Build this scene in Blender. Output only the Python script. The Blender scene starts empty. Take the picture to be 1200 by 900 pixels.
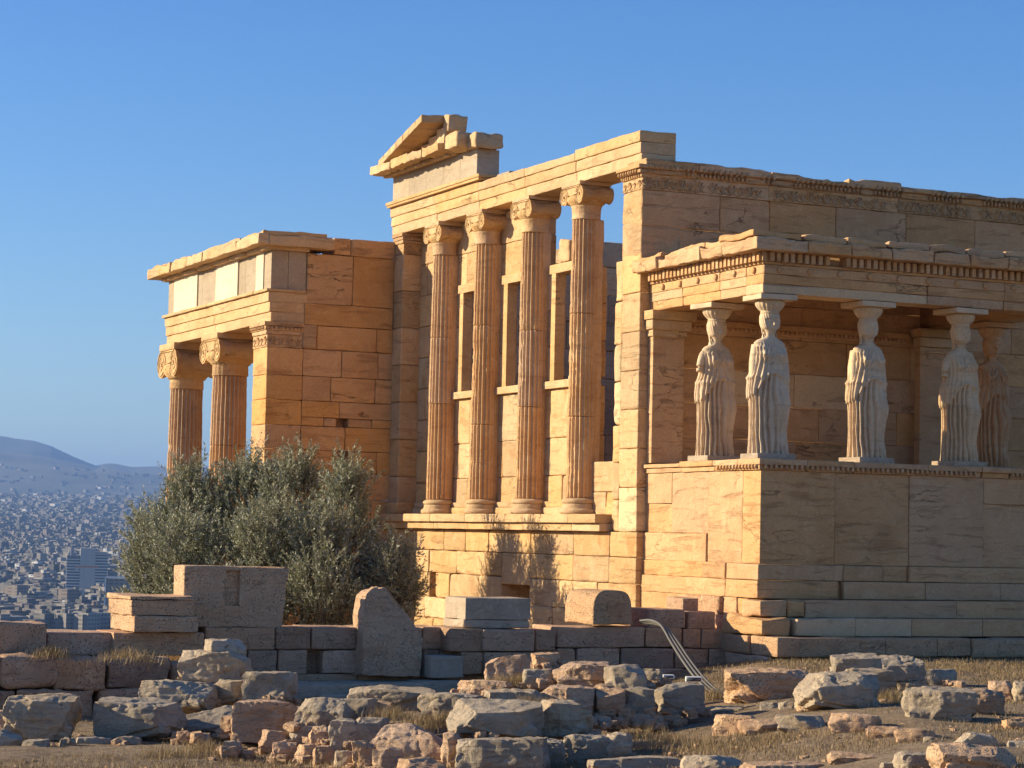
import bpy, math, random
import numpy as np
from mathutils import Vector, Matrix

# ------------------------------------------------------------------ camera
CAM = np.array([-17.0835, -32.1196, 1.7058])
YAW, PITCH, ROLL, FPX = 0.434, 0.0653, 0.0216, 2711.36
_F = np.array([math.sin(YAW)*math.cos(PITCH), math.cos(YAW)*math.cos(PITCH), math.sin(PITCH)])
_R0 = np.array([math.cos(YAW), -math.sin(YAW), 0.0])
_U0 = np.cross(_R0, _F)
_R = _R0*math.cos(ROLL)+_U0*math.sin(ROLL)
_U = -_R0*math.sin(ROLL)+_U0*math.cos(ROLL)

sc = bpy.context.scene
cam_d = bpy.data.cameras.new('camera')
cam = bpy.data.objects.new('camera', cam_d)
sc.collection.objects.link(cam)
cam.matrix_world = Matrix(((_R[0], _U[0], -_F[0], CAM[0]), (_R[1], _U[1], -_F[1], CAM[1]),
                           (_R[2], _U[2], -_F[2], CAM[2]), (0, 0, 0, 1)))
cam_d.sensor_fit = 'HORIZONTAL'
cam_d.sensor_width = 36.0
cam_d.lens = FPX/1200*36.0
cam_d.clip_start = 0.1
cam_d.clip_end = 60000
sc.camera = cam

# ------------------------------------------------------------------ light
SUN_DIR = np.array([-1.0, 0.57, 0.40]); SUN_DIR /= np.linalg.norm(SUN_DIR)   # towards the sun
SUN_EL = math.asin(SUN_DIR[2])
SUN_AZ = math.atan2(SUN_DIR[0], SUN_DIR[1])            # from +Y towards +X
w = bpy.data.worlds.new('World'); sc.world = w; w.use_nodes = True
nt = w.node_tree; bgn = nt.nodes['Background']
sky = nt.nodes.new('ShaderNodeTexSky'); sky.sky_type = 'NISHITA'
sky.sun_disc = False
sky.sun_elevation = SUN_EL; sky.sun_rotation = SUN_AZ
sky.altitude = 150; sky.air_density = 1.0; sky.dust_density = 0.45; sky.ozone_density = 4.5
hs = nt.nodes.new('ShaderNodeHueSaturation'); hs.inputs['Saturation'].default_value = 1.22; hs.inputs['Hue'].default_value = 0.511
nt.links.new(sky.outputs[0], hs.inputs['Color']); nt.links.new(hs.outputs[0], bgn.inputs[0]); bgn.inputs[1].default_value = 0.082
sun_d = bpy.data.lights.new('sun', 'SUN'); sun_d.energy = 4.5; sun_d.angle = math.radians(0.5)
sun_d.color = (1.0, 0.86, 0.59)
sun = bpy.data.objects.new('sun', sun_d); sc.collection.objects.link(sun)
sun.rotation_euler = Vector(-SUN_DIR).to_track_quat('-Z', 'Y').to_euler()
sc.view_settings.view_transform = 'Standard'; sc.view_settings.look = 'None'
sc.view_settings.gamma = 1; sc.view_settings.exposure = 1.12
sc.cycles.max_bounces = 6; sc.cycles.diffuse_bounces = 4; sc.cycles.volume_bounces = 0
sc.cycles.transparent_max_bounces = 6

# ------------------------------------------------------------------ helpers
def ray(px, py): return _F+_R*(px-600)/FPX-_U*(py-450)/FPX
def W(px, py, d): return CAM+ray(px, py)*d              # point at a given depth (metres)
def on(px, py, ax, val):
    r = ray(px, py); return CAM+r*((val-CAM[ax])/r[ax])
def tag(o, label=None, cat=None, group=None, kind=None):
    if label: o['label'] = label
    if cat: o['category'] = cat
    if group: o['group'] = group
    if kind: o['kind'] = kind
    return o
def empty(name, loc, rz=0.0, parent=None):
    o = bpy.data.objects.new(name, None); sc.collection.objects.link(o)
    o.location = loc; o.rotation_euler = (0, 0, rz); o.empty_display_size = 0.2
    if parent: o.parent = parent
    return o

def _hash(ix, iy, iz, seed):
    h = (ix*374761393 + iy*668265263 + iz*2147483647 + seed*1274126177) & 0xFFFFFFFF
    h = ((h ^ (h >> 13))*1274126177) & 0xFFFFFFFF
    h = ((h ^ (h >> 15))*2246822519) & 0xFFFFFFFF
    h = h ^ (h >> 16)
    return (h & 0xFFFFFF)/float(0xFFFFFF)
def vnoise(P, seed=0):
    P = np.asarray(P, float); i = np.floor(P).astype(np.int64); f = P-i; f = f*f*(3-2*f)
    r = 0
    for a in (0, 1):
        for b in (0, 1):
            for c in (0, 1):
                wgt = (f[:, 0] if a else 1-f[:, 0])*(f[:, 1] if b else 1-f[:, 1])*(f[:, 2] if c else 1-f[:, 2])
                r = r+wgt*_hash(i[:, 0]+a, i[:, 1]+b, i[:, 2]+c, seed)
    return r*2-1
def fbm(P, scale=1.0, octv=3, seed=0):
    P = np.asarray(P, float)*scale; r = 0; a = 1.0; t = 0
    for o in range(octv):
        r = r+a*vnoise(P, seed+o*17); t += a; a *= 0.5; P = P*2.03+11.3
    return r/t

class MB:
    """collects geometry and links it as one mesh object"""
    def __init__(s): s.V = []; s.F = []; s.n = 0
    def add(s, v, faces):
        v = np.asarray(v, float)
        for f in faces:
            s.F.append(np.asarray(f, np.int64)+s.n)
        s.V.append(v); s.n += len(v)
        return s
    def box(s, a, b):
        x0, y0, z0 = np.minimum(a, b); x1, y1, z1 = np.maximum(a, b)
        v = [(x0, y0, z0), (x1, y0, z0), (x1, y1, z0), (x0, y1, z0), (x0, y0, z1), (x1, y0, z1), (x1, y1, z1), (x0, y1, z1)]
        return s.add(v, [[(0, 3, 2, 1), (4, 5, 6, 7), (0, 1, 5, 4), (1, 2, 6, 5), (2, 3, 7, 6), (3, 0, 4, 7)]])
    def block(s, a, b, r=0.02, amp=0.004, res=0.3, seed=0, scale=3.0, warp=None):
        """stone block: rounded, chipped edges and an uneven face"""
        a = np.array(a, float); b = np.array(b, float); a, b = np.minimum(a, b), np.maximum(a, b)
        L = b-a; r = min(r, L.min()*0.45)
        axes = []
        for k in range(3):
            n = int(min(16, max(1, round((L[k]-2*r)/res))))
            inner = np.linspace(r, L[k]-r, n+1)
            axes.append(np.concatenate([[0, r*0.35], inner, [L[k]-r*0.35, L[k]]]))
        v, f, keyn = lattice([len(x) for x in axes])
        P = np.stack([axes[k][v[:, k]] for k in range(3)], 1)
        rr = r*(0.28+0.72*np.clip(fbm(P+a+seed*3.1, scale*1.6, 3, seed)*3.2-0.15, 0, 1))[:, None]
        q = np.clip(P, rr, L-rr); d = P-q; ln = np.linalg.norm(d, axis=1, keepdims=True)
        nz = ln > 1e-9
        P = np.where(nz, q+d/np.where(nz, ln, 1)*np.minimum(rr, ln), P)
        nn = np.where(nz, d/np.where(nz, ln, 1), 0)
        P = P+nn*(fbm(P+a+seed*7.7, scale, 3, seed+5)*amp)[:, None]
        P = P+a
        if warp is not None: P = warp(P)
        return s.add(P, [f])
    def lathe(s, prof, c=(0, 0, 0), n=32, close=True, fn=None):
        prof = np.array(prof, float); m = len(prof)
        th = np.arange(n)*2*math.pi/n
        R = prof[:, 0][:, None]*np.ones(n)[None]; Z = prof[:, 1][:, None]*np.ones(n)[None]
        T = th[None]*np.ones(m)[:, None]
        if fn: R = fn(R, T, Z)
        v = np.stack([R*np.cos(T)+c[0], R*np.sin(T)+c[1], Z+c[2]], 2).reshape(-1, 3)
        i = np.arange(m-1)[:, None]*n; j = np.arange(n)[None]; k = (j+1) % n
        f = np.stack([i+j, i+k, i+n+k, i+n+j], 2).reshape(-1, 4)
        fs = [f]
        if close:
            fs.append(np.array([list(range(n))[::-1]])); fs.append(np.array([[x+(m-1)*n for x in range(n)]]))
        return s.add(v, fs)
    def prism(s, poly, ax, lo, hi):
        """outline in the two axes other than ax, extruded along ax"""
        n = len(poly); o = [k for k in range(3) if k != ax]
        v = np.zeros((2*n, 3))
        for t, val in enumerate((lo, hi)):
            for i, (p, q) in enumerate(poly):
                v[t*n+i, o[0]] = p; v[t*n+i, o[1]] = q; v[t*n+i, ax] = val
        f = [(i, (i+1) % n, n+(i+1) % n, n+i) for i in range(n)]
        return s.add(v, [f, [tuple(range(n))[::-1]], [tuple(range(n, 2*n))]])
    def tube(s, pts, rad, n=8, cap=True):
        pts = [np.array(p, float) for p in pts]
        if np.isscalar(rad): rad = [rad]*len(pts)
        rings = []; up = np.array([0.0, 0, 1])
        for i, p in enumerate(pts):
            t = pts[min(i+1, len(pts)-1)]-pts[max(i-1, 0)]; t = t/(np.linalg.norm(t)+1e-9)
            a = np.cross(t, up if abs(t[2]) < 0.95 else np.array([1.0, 0, 0])); a /= np.linalg.norm(a); b = np.cross(t, a)
            th = np.arange(n)*2*math.pi/n
            rings.append(p+rad[i]*(np.cos(th)[:, None]*a+np.sin(th)[:, None]*b))
        m = len(pts); v = np.concatenate(rings)
        i = np.arange(m-1)[:, None]*n; j = np.arange(n)[None]; k = (j+1) % n
        f = np.stack([i+j, i+k, i+n+k, i+n+j], 2).reshape(-1, 4); fs = [f]
        if cap: fs += [np.array([list(range(n))]), np.array([[x+(m-1)*n for x in range(n)][::-1]])]
        return s.add(v, fs)
    def mesh(s, name):
        V = np.concatenate(s.V) if s.V else np.zeros((0, 3))
        tot = np.concatenate([np.full(len(f), f.shape[1]) for f in s.F]); idx = np.concatenate([f.ravel() for f in s.F])
        me = bpy.data.meshes.new(name)
        me.vertices.add(len(V)); me.vertices.foreach_set('co', V.ravel().astype(np.float32))
        me.loops.add(len(idx)); me.loops.foreach_set('vertex_index', idx.astype(np.int32))
        me.polygons.add(len(tot)); st = np.concatenate([[0], np.cumsum(tot)[:-1]])
        me.polygons.foreach_set('loop_start', st.astype(np.int32)); me.polygons.foreach_set('loop_total', tot.astype(np.int32))
        me.update(calc_edges=True); me.validate()
        return me
    def build(s, name, mat, parent=None, smooth=True, loc=None, recalc=False, angle=None):
        me = s.mesh(name)
        if recalc:
            import bmesh
            bm = bmesh.new(); bm.from_mesh(me); bmesh.ops.recalc_face_normals(bm, faces=bm.faces); bm.to_mesh(me); bm.free()
        me.polygons.foreach_set('use_smooth', [smooth]*len(me.polygons))
        if angle is not None: me.set_sharp_from_angle(angle=math.radians(angle))
        me.materials.append(mat)
        o = bpy.data.objects.new(name, me); sc.collection.objects.link(o)
        if parent: o.parent = parent
        if loc is not None: o.location = loc
        return o

_lat = {}
def lattice(n):
    n = tuple(n)
    if n in _lat: return _lat[n]
    nx, ny, nz = n; keys = {}; V = []; F = []
    def vid(i, j, k):
        t = (i, j, k)
        if t not in keys: keys[t] = len(V); V.append(t)
        return keys[t]
    for i in range(nx-1):
        for j in range(ny-1):
            F.append((vid(i, j, 0), vid(i, j+1, 0), vid(i+1, j+1, 0), vid(i+1, j, 0)))
            F.append((vid(i, j, nz-1), vid(i+1, j, nz-1), vid(i+1, j+1, nz-1), vid(i, j+1, nz-1)))
    for i in range(nx-1):
        for k in range(nz-1):
            F.append((vid(i, 0, k), vid(i+1, 0, k), vid(i+1, 0, k+1), vid(i, 0, k+1)))
            F.append((vid(i, ny-1, k), vid(i, ny-1, k+1), vid(i+1, ny-1, k+1), vid(i+1, ny-1, k)))
    for j in range(ny-1):
        for k in range(nz-1):
            F.append((vid(0, j, k), vid(0, j, k+1), vid(0, j+1, k+1), vid(0, j+1, k)))
            F.append((vid(nx-1, j, k), vid(nx-1, j+1, k), vid(nx-1, j+1, k+1), vid(nx-1, j, k+1)))
    _lat[n] = (np.array(V), np.array(F), 0)
    return _lat[n]

# ------------------------------------------------------------------ materials
def mat_new(name):
    m = bpy.data.materials.new(name); m.use_nodes = True
    nt = m.node_tree; b = nt.nodes['Principled BSDF']
    return m, nt, b
class NT:
    def __init__(s, nt): s.nt = nt
    def n(s, t, **kw):
        x = s.nt.nodes.new(t)
        for k, v in kw.items():
            if k.startswith('i_'): x.inputs[k[2:].replace('_', ' ')].default_value = v
            else: setattr(x, k, v)
        return x
    def l(s, a, b): s.nt.links.new(a, b)
    def math(s, op, a, b=None, c=None, clamp=False):
        x = s.nt.nodes.new('ShaderNodeMath'); x.operation = op; x.use_clamp = clamp
        for i, v in enumerate((a, b, c)):
            if v is None: continue
            if isinstance(v, (int, float)): x.inputs[i].default_value = v
            else: s.l(v, x.inputs[i])
        return x.outputs[0]
    def mix(s, fac, a, b, mode='MIX'):
        x = s.nt.nodes.new('ShaderNodeMix'); x.data_type = 'RGBA'; x.blend_type = mode
        for sock, v in ((x.inputs[0], fac), (x.inputs[6], a), (x.inputs[7], b)):
            if isinstance(v, (int, float)): sock.default_value = v
            elif isinstance(v, tuple): sock.default_value = (*v, 1)
            else: s.l(v, sock)
        return x.outputs[2]
    def noise(s, vec, scale, detail=4, rough=0.55, dist=0.0):
        x = s.nt.nodes.new('ShaderNodeTexNoise'); x.inputs['Scale'].default_value = scale
        x.inputs['Detail'].default_value = detail; x.inputs['Roughness'].default_value = rough; x.inputs['Distortion'].default_value = dist
        s.l(vec, x.inputs['Vector']); return x.outputs['Fac']
    def ramp(s, v, lo, hi):
        x = s.nt.nodes.new('ShaderNodeMapRange'); x.clamp = True
        s.l(v, x.inputs[0]); x.inputs[1].default_value = lo; x.inputs[2].default_value = hi
        return x.outputs[0]
    def scaled(s, vec, sx, sy, sz):
        x = s.nt.nodes.new('ShaderNodeMapping'); x.inputs['Scale'].default_value = (sx, sy, sz); s.l(vec, x.inputs[0]); return x.outputs[0]

def stone(name, c1, c2, c3, stain=(0.16, 0.09, 0.045), s_amt=0.5, new=None, newfrac=0.0, crack=0.5, pit=0.0,
          bump=1.0, vscale=1.0, perobj=False, varv=0.16, blot=None):
    g_ = (1.20, 1.07, 0.90) if perobj else (1.06, 0.95, 0.80)
    wm = lambda c: None if c is None else tuple(min(.8, a*b) for a, b in zip(c, g_))
    c1, c2, c3, stain, new, blot = map(wm, (c1, c2, c3, stain, new, blot))
    m, nt, b = mat_new(name); N = NT(nt)
    tc = N.n('ShaderNodeTexCoord').outputs['Object']
    oi = N.n('ShaderNodeObjectInfo')
    geo = N.n('ShaderNodeNewGeometry')
    rnd = oi.outputs['Random'] if perobj else geo.outputs['Random Per Island']
    vm = N.n('ShaderNodeVectorMath', operation='ADD'); N.l(tc, vm.inputs[0])
    cx = N.n('ShaderNodeCombineXYZ')
    for i in range(3): N.l(N.math('MULTIPLY', rnd, (13.1, 27.7, 19.3)[i]), cx.inputs[i])
    N.l(cx.outputs[0], vm.inputs[1]); P = vm.outputs[0]
    n1 = N.noise(P, 0.9*vscale, 5, 0.6); n2 = N.noise(P, 4.5*vscale, 7, 0.65, 0.6)
    n3 = N.noise(N.scaled(P, 1.0, 1.0, 7.0), 1.3*vscale, 7, 0.68, 0.8)
    n4 = N.noise(P, 38*vscale, 4, 0.7)
    col = N.mix(N.ramp(n1, 0.35, 0.65), c1, c2)
    col = N.mix(N.math('MULTIPLY', N.ramp(n2, 0.5, 0.75), 0.7), col, c3)
    if new is not None:
        isn = N.ramp(rnd, 1-newfrac-0.001, 1-newfrac)
        newc = N.mix(N.ramp(n1, 0.3, 0.7), new, tuple(x*0.86 for x in new))
        col = N.mix(N.math('MULTIPLY', isn, 0.85), col, newc)
    col = N.mix(N.math('MULTIPLY', N.ramp(n3, 0.54, 0.78), s_amt), col, stain)
    n5 = N.noise(P, 0.55*vscale, 3, 0.5, 1.5)
    col = N.mix(N.math('MULTIPLY', N.ramp(n5, 0.58, 0.75), s_amt*0.6), col, stain)
    if blot is not None:
        n6 = N.noise(P, 2.2*vscale, 6, 0.7, 0.5)
        col = N.mix(N.math('MULTIPLY', N.ramp(n6, 0.57, 0.64), 0.6), col, blot)
    # thin cracks
    nc = N.noise(N.scaled(P, .55, .55, 1.5), 1.0*vscale, 7, 0.62, 0.15)
    ck = N.math('SUBTRACT', 1.0, N.ramp(N.math('ABSOLUTE', N.math('SUBTRACT', nc, 0.5)), 0.0, 0.007))
    ckm = N.math('MULTIPLY', ck, N.ramp(n1, 0.54, 0.64))
    col = N.mix(N.math('MULTIPLY', ckm, crack*.7), col, tuple(x*0.3 for x in stain))
    r2 = N.math('FRACT', N.math('MULTIPLY', rnd, 7.31))
    hsv = N.n('ShaderNodeHueSaturation'); N.l(col, hsv.inputs['Color'])
    fine = N.math('MULTIPLY_ADD', n4, 0.75, 0.64)
    N.l(N.math('MULTIPLY', fine, N.math('MULTIPLY_ADD', r2, varv*2, 1-varv)), hsv.inputs['Value'])
    N.l(N.math('MULTIPLY_ADD', N.math('FRACT', N.math('MULTIPLY', rnd, 3.77)), 0.16, 0.90), hsv.inputs['Saturation'])
    colo = hsv.outputs[0]
    h = N.math('MULTIPLY_ADD', n4, 0.35, N.math('MULTIPLY', n2, 0.9))
    h = N.math('SUBTRACT', h, N.math('MULTIPLY', ckm, 0.7*crack))
    h = N.math('SUBTRACT', h, N.math('MULTIPLY', N.ramp(n3, 0.55, 0.75), 0.5*s_amt))
    if pit > 0:
        vo = N.n('ShaderNodeTexVoronoi'); vo.inputs['Scale'].default_value = 24*vscale; vo.inputs['Randomness'].default_value = 1; N.l(P, vo.inputs['Vector'])
        pm = N.math('SUBTRACT', 1.0, N.ramp(vo.outputs['Distance'], 0.12, 0.34))
        pm = N.math('MULTIPLY', pm, N.ramp(n2, 0.42, 0.6))
        colo = N.mix(N.math('MULTIPLY', pm, pit*.55), colo, tuple(x*0.45 for x in stain))
        h = N.math('SUBTRACT', h, N.math('MULTIPLY', pm, 1.2*pit))
    N.l(colo, b.inputs['Base Color'])
    bp = N.n('ShaderNodeBump'); bp.inputs['Strength'].default_value = min(1, bump); bp.inputs['Distance'].default_value = 0.035*max(1, bump)
    N.l(h, bp.inputs['Height']); N.l(bp.outputs[0], b.inputs['Normal'])
    b.inputs['Roughness'].default_value = 0.88; b.inputs['Specular IOR Level'].default_value = 0.25
    return m

M = {}
M['gold'] = stone('golden_marble', (0.46, 0.31, 0.165), (0.54, 0.385, 0.225), (0.60, 0.47, 0.32), stain=(0.24, 0.12, 0.05), s_amt=0.7, new=(0.58, 0.48, 0.33), newfrac=0.07, crack=0.95, blot=(0.40, 0.22, 0.10))
M['goldplain'] = stone('golden_trim_marble', (0.47, 0.32, 0.175), (0.55, 0.40, 0.24), (0.58, 0.46, 0.31), stain=(0.22, 0.115, 0.05), s_amt=0.5, crack=0.6, varv=0.08)
M['warm'] = stone('weathered_warm_marble', (0.46, 0.27, 0.135), (0.53, 0.33, 0.175), (0.60, 0.41, 0.24), stain=(0.2, 0.095, 0.04), s_amt=0.75, crack=0.7, new=(0.60, 0.47, 0.32), newfrac=0.10, varv=0.10)
M['porchwall'] = stone('orange_patina_marble', (0.49, 0.285, 0.125), (0.58, 0.355, 0.165), (0.60, 0.40, 0.215), stain=(0.25, 0.115, 0.04), s_amt=0.75, crack=0.8, varv=0.09)
M['column'] = stone('column_marble', (0.50, 0.33, 0.19), (0.58, 0.42, 0.27), (0.66, 0.54, 0.40), stain=(0.26, 0.13, 0.06), s_amt=0.5, crack=0.3, varv=0.05, bump=0.8)
M['crown'] = stone('carved_crown_marble', (0.46, 0.29, 0.155), (0.54, 0.37, 0.215), (0.62, 0.48, 0.32), stain=(0.12, 0.065, 0.03), s_amt=0.85, crack=0.5, bump=1.0, vscale=1.8)
M['podium'] = stone('podium_marble', (0.47, 0.295, 0.16), (0.54, 0.355, 0.205), (0.58, 0.42, 0.265), stain=(0.25, 0.125, 0.06), s_amt=0.75, crack=0.5, new=(0.58, 0.46, 0.32), newfrac=0.08, varv=0.08)
M['grey'] = stone('grey_frieze_limestone', (0.33, 0.285, 0.24), (0.39, 0.34, 0.285), (0.44, 0.39, 0.33), stain=(0.2, 0.15, 0.11), s_amt=0.4, crack=0.3, varv=0.10)
M['pale'] = stone('pale_new_marble', (0.55, 0.50, 0.42), (0.60, 0.55, 0.47), (0.50, 0.43, 0.34), stain=(0.38, 0.30, 0.22), s_amt=0.3, crack=0.1, varv=0.05, bump=0.25)
M['statue'] = stone('statue_marble', (0.44, 0.345, 0.245), (0.52, 0.42, 0.305), (0.58, 0.485, 0.37), stain=(0.22, 0.145, 0.085), s_amt=0.55, crack=0.1, vscale=2.2, perobj=True, varv=0.03, bump=0.45)
M['statue_warm'] = stone('stained_statue_marble', (0.42, 0.265, 0.15), (0.50, 0.34, 0.21), (0.54, 0.40, 0.27), stain=(0.2, 0.11, 0.06), s_amt=0.6, crack=0.1, vscale=2.2, perobj=True, varv=0.03, bump=0.45)
M['poros'] = stone('brown_poros_stone', (0.40, 0.26, 0.18), (0.47, 0.325, 0.235), (0.55, 0.42, 0.31), stain=(0.17, 0.09, 0.05), s_amt=0.6, crack=0.7, pit=0.75, bump=1.0, varv=0.22, vscale=1.4)
M['inner'] = stone('interior_wall_stone', (0.50, 0.37, 0.25), (0.58, 0.45, 0.32), (0.62, 0.52, 0.40), stain=(0.20, 0.07, 0.045), s_amt=0.6, crack=0.6, varv=0.3)
M['lime'] = stone('grey_limestone', (0.33, 0.28, 0.225), (0.43, 0.37, 0.30), (0.55, 0.49, 0.41), stain=(0.10, 0.085, 0.07), s_amt=0.55, crack=0.8, perobj=True, pit=0.25, bump=1.2, vscale=2.6, varv=0.15, blot=(0.30, 0.19, 0.135))
M['limeblue'] = stone('blue_grey_limestone', (0.31, 0.265, 0.215), (0.39, 0.34, 0.285), (0.51, 0.455, 0.385), stain=(0.08, 0.07, 0.065), s_amt=0.5, crack=0.9, perobj=True, pit=0.2, bump=1.2, vscale=2.6, varv=0.12)
M['pink'] = stone('pinkish_conglomerate', (0.41, 0.28, 0.195), (0.50, 0.365, 0.265), (0.57, 0.46, 0.36), stain=(0.14, 0.085, 0.06), s_amt=0.6, crack=0.7, perobj=True, pit=0.5, bump=1.2, vscale=2.4, varv=0.14, blot=(0.36, 0.20, 0.12))
M['porosblock'] = stone('pitted_poros_block', (0.42, 0.275, 0.175), (0.49, 0.34, 0.225), (0.55, 0.42, 0.30), stain=(0.14, 0.085, 0.05), s_amt=0.5, crack=0.5, perobj=True, pit=0.8, bump=1.0, vscale=1.7, varv=0.1)
M['greymarble'] = stone('grey_weathered_marble', (0.30, 0.25, 0.205), (0.36, 0.31, 0.26), (0.46, 0.41, 0.35), stain=(0.17, 0.12, 0.085), s_amt=0.6, crack=0.5, perobj=True, bump=0.7, vscale=2.0, varv=0.08)

def simple(name, col, rough=0.7, metal=0.0, noise=0.0, nscale=8):
    m, nt, b = mat_new(name); N = NT(nt)
    b.inputs['Roughness'].default_value = rough; b.inputs['Metallic'].default_value = metal
    if noise > 0:
        tc = N.n('ShaderNodeTexCoord').outputs['Object']; f = N.noise(tc, nscale, 5)
        N.l(N.mix(f, tuple(c*(1-noise) for c in col), tuple(min(1, c*(1+noise)) for c in col)), b.inputs['Base Color'])
    else: b.inputs['Base Color'].default_value = (*col, 1)
    return m
M['bark'] = simple('olive_bark', (0.11, 0.09, 0.07), 0.95, noise=0.4)
M['hose'] = simple('grey_rubber_hose', (0.11, 0.10, 0.085), 0.6, noise=0.2)
M['white'] = simple('white_painted_metal', (0.72, 0.70, 0.66), 0.5, noise=0.05)
M['orange'] = simple('orange_crane_paint', (0.45, 0.16, 0.05), 0.6, noise=0.1)
M['glass'] = simple('lamp_glass', (0.05, 0.055, 0.06), 0.15, noise=0.1)

def leaf_mat(name, c1, c2, c3):
    m, nt, b = mat_new(name); N = NT(nt)
    g = N.n('ShaderNodeNewGeometry')
    col = N.mix(g.outputs['Random Per Island'], c1, c2)
    col = N.mix(g.outputs['Backfacing'], col, c3)
    N.l(col, b.inputs['Base Color']); b.inputs['Roughness'].default_value = 0.55
    b.inputs['Specular IOR Level'].default_value = 0.35
    tr = N.n('ShaderNodeBsdfTranslucent'); N.l(col, tr.inputs[0])
    mx = N.n('ShaderNodeMixShader'); mx.inputs[0].default_value = 0.22
    N.l(b.outputs[0], mx.inputs[1]); N.l(tr.outputs[0], mx.inputs[2]); N.l(mx.outputs[0], nt.nodes['Material Output'].inputs[0])
    return m
M['leaf'] = leaf_mat('olive_leaves', (0.15, 0.155, 0.075), (0.27, 0.27, 0.155), (0.34, 0.335, 0.25))
M['straw'] = leaf_mat('dry_grass_blades', (0.24, 0.155, 0.07), (0.36, 0.26, 0.13), (0.28, 0.19, 0.09))
M['weed'] = leaf_mat('dry_weeds', (0.12, 0.085, 0.045), (0.22, 0.15, 0.075), (0.16, 0.11, 0.055))

# ------------------------------------------------------------------ ground
def sstep(x, a, b):
    t = np.clip((x-a)/(b-a), 0, 1); return t*t*(3-2*t)
def gz(x, y, rough=True):
    x = np.asarray(x, float); y = np.asarray(y, float)
    s = (x-CAM[0])*math.cos(YAW)-(y-CAM[1])*math.sin(YAW)
    z = -0.66+0.15*sstep(s, -3, 0)+0.49*sstep(s, 0.4, 4.4)
    z = z+0.09*sstep(y, -9, -5)*sstep(s, 0, 3)
    pit = sstep(y, -2.9, -2.3)*(1-sstep(x, 0.2, 0.8))
    z = z*(1-pit)+(-2.0)*pit
    z = z-73*sstep(y, 24, 75)-30*sstep(-x, 60, 160)
    return z
def build_ground():
    def axis(lo, hi, a, b, fine):
        c = np.arange(a, b+1e-6, fine); l = []; v = a; st = fine
        while v > lo: st *= 1.25; v -= st; l.append(max(v, lo))
        h = []; v = b; st = fine
        while v < hi: st *= 1.25; v += st; h.append(min(v, hi))
        return np.concatenate([np.array(l[::-1]), c, np.array(h)])
    X = axis(-260, 260, -18, 10, 0.11); Y = axis(-200, 90, -22, -2, 0.11)
    gx, gy = np.meshgrid(X, Y, indexing='ij')
    z = gz(gx, gy)
    P = np.stack([gx.ravel(), gy.ravel(), np.zeros(gx.size)], 1)
    z = z+(fbm(P, 0.5, 3, 3).reshape(gx.shape)*0.07+fbm(P, 3.0, 3, 8).reshape(gx.shape)*0.022)
    V = np.stack([gx.ravel(), gy.ravel(), z.ravel()], 1); ny = len(Y); nx = len(X)
    i = np.arange(nx-1)[:, None]*ny; j = np.arange(ny-1)[None]
    f = np.stack([i+j, i+ny+j, i+ny+j+1, i+j+1], 2).reshape(-1, 4)
    m, nt, b = mat_new('dry_earth'); N = NT(nt)
    tc = N.n('ShaderNodeTexCoord').outputs['Object']
    a = N.noise(tc, 0.8, 6, 0.6); c = N.noise(tc, 9, 8, 0.75); d = N.noise(tc, 60, 4, 0.7)
    col = N.mix(N.ramp(a, 0.38, 0.62), (0.22, 0.14, 0.078), (0.33, 0.225, 0.13))
    col = N.mix(N.ramp(c, 0.5, 0.72), col, (0.44, 0.32, 0.20))
    col = N.mix(N.math('MULTIPLY', N.ramp(c, 0.5, 0.36), 0.85), col, (0.115, 0.07, 0.038))
    col = N.mix(N.math('MULTIPLY', N.ramp(d, 0.5, 0.7), 0.5), col, (0.38, 0.30, 0.20))
    sx = N.n('ShaderNodeSeparateXYZ'); N.l(tc, sx.inputs[0])
    far = N.math('MAXIMUM', N.ramp(N.math('ADD', sx.outputs[1], N.math('MULTIPLY', a, 8.0)), -13, -16), N.ramp(sx.outputs[0], 10, 14))
    rockc = N.mix(N.ramp(c, 0.4, 0.65), (0.46, 0.36, 0.25), (0.58, 0.48, 0.36))  # pale bare rock, mostly out of view, added to bounce warm light
    col = N.mix(N.math('MULTIPLY', far, 0.85), col, rockc)
    N.l(col, b.inputs['Base Color']); b.inputs['Roughness'].default_value = 0.95
    bp = N.n('ShaderNodeBump'); bp.inputs['Strength'].default_value = 0.9; bp.inputs['Distance'].default_value = 0.09
    N.l(N.math('MULTIPLY_ADD', d, 0.5, c), bp.inputs['Height']); N.l(bp.outputs[0], b.inputs['Normal'])
    tag(MB().add(V, [f]).build('ground', m), kind='structure')
build_ground()

# the plain and the mountain behind: a wide sheet whose height follows the distance
RIDGE = [(-4000, 650), (-2600, 560), (-1400, 500), (-600, 505), (-300, 512), (-60, 517), (0, 519), (40, 524), (62, 531), (90, 545), (115, 556), (128, 553.5), (138, 554.5), (155, 558), (190, 558), (260, 556), (420, 540), (700, 545), (1300, 560), (2200, 590), (4000, 640)]
def az_px(az): return 600+FPX*math.tan(az-YAW) if abs(az-YAW) < 1.2 else (600+np.sign(az-YAW)*FPX*2.5)
def plain_z(d):
    return np.interp(d, [0, 600, 2600, 3600, 5000, 7000, 9500, 12500], [-78, -78, -76, -58, -22, 38, 112, 190])
D_RIDGE = 17000.0
def ridge_z(px):
    py = np.interp(px, [a for a, _ in RIDGE], [b for _, b in RIDGE])
    hz = 450+FPX*math.tan(PITCH)+ROLL*(np.clip(px, -200, 1400)-600)
    return (hz-py)/FPX*D_RIDGE+1.7
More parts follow.
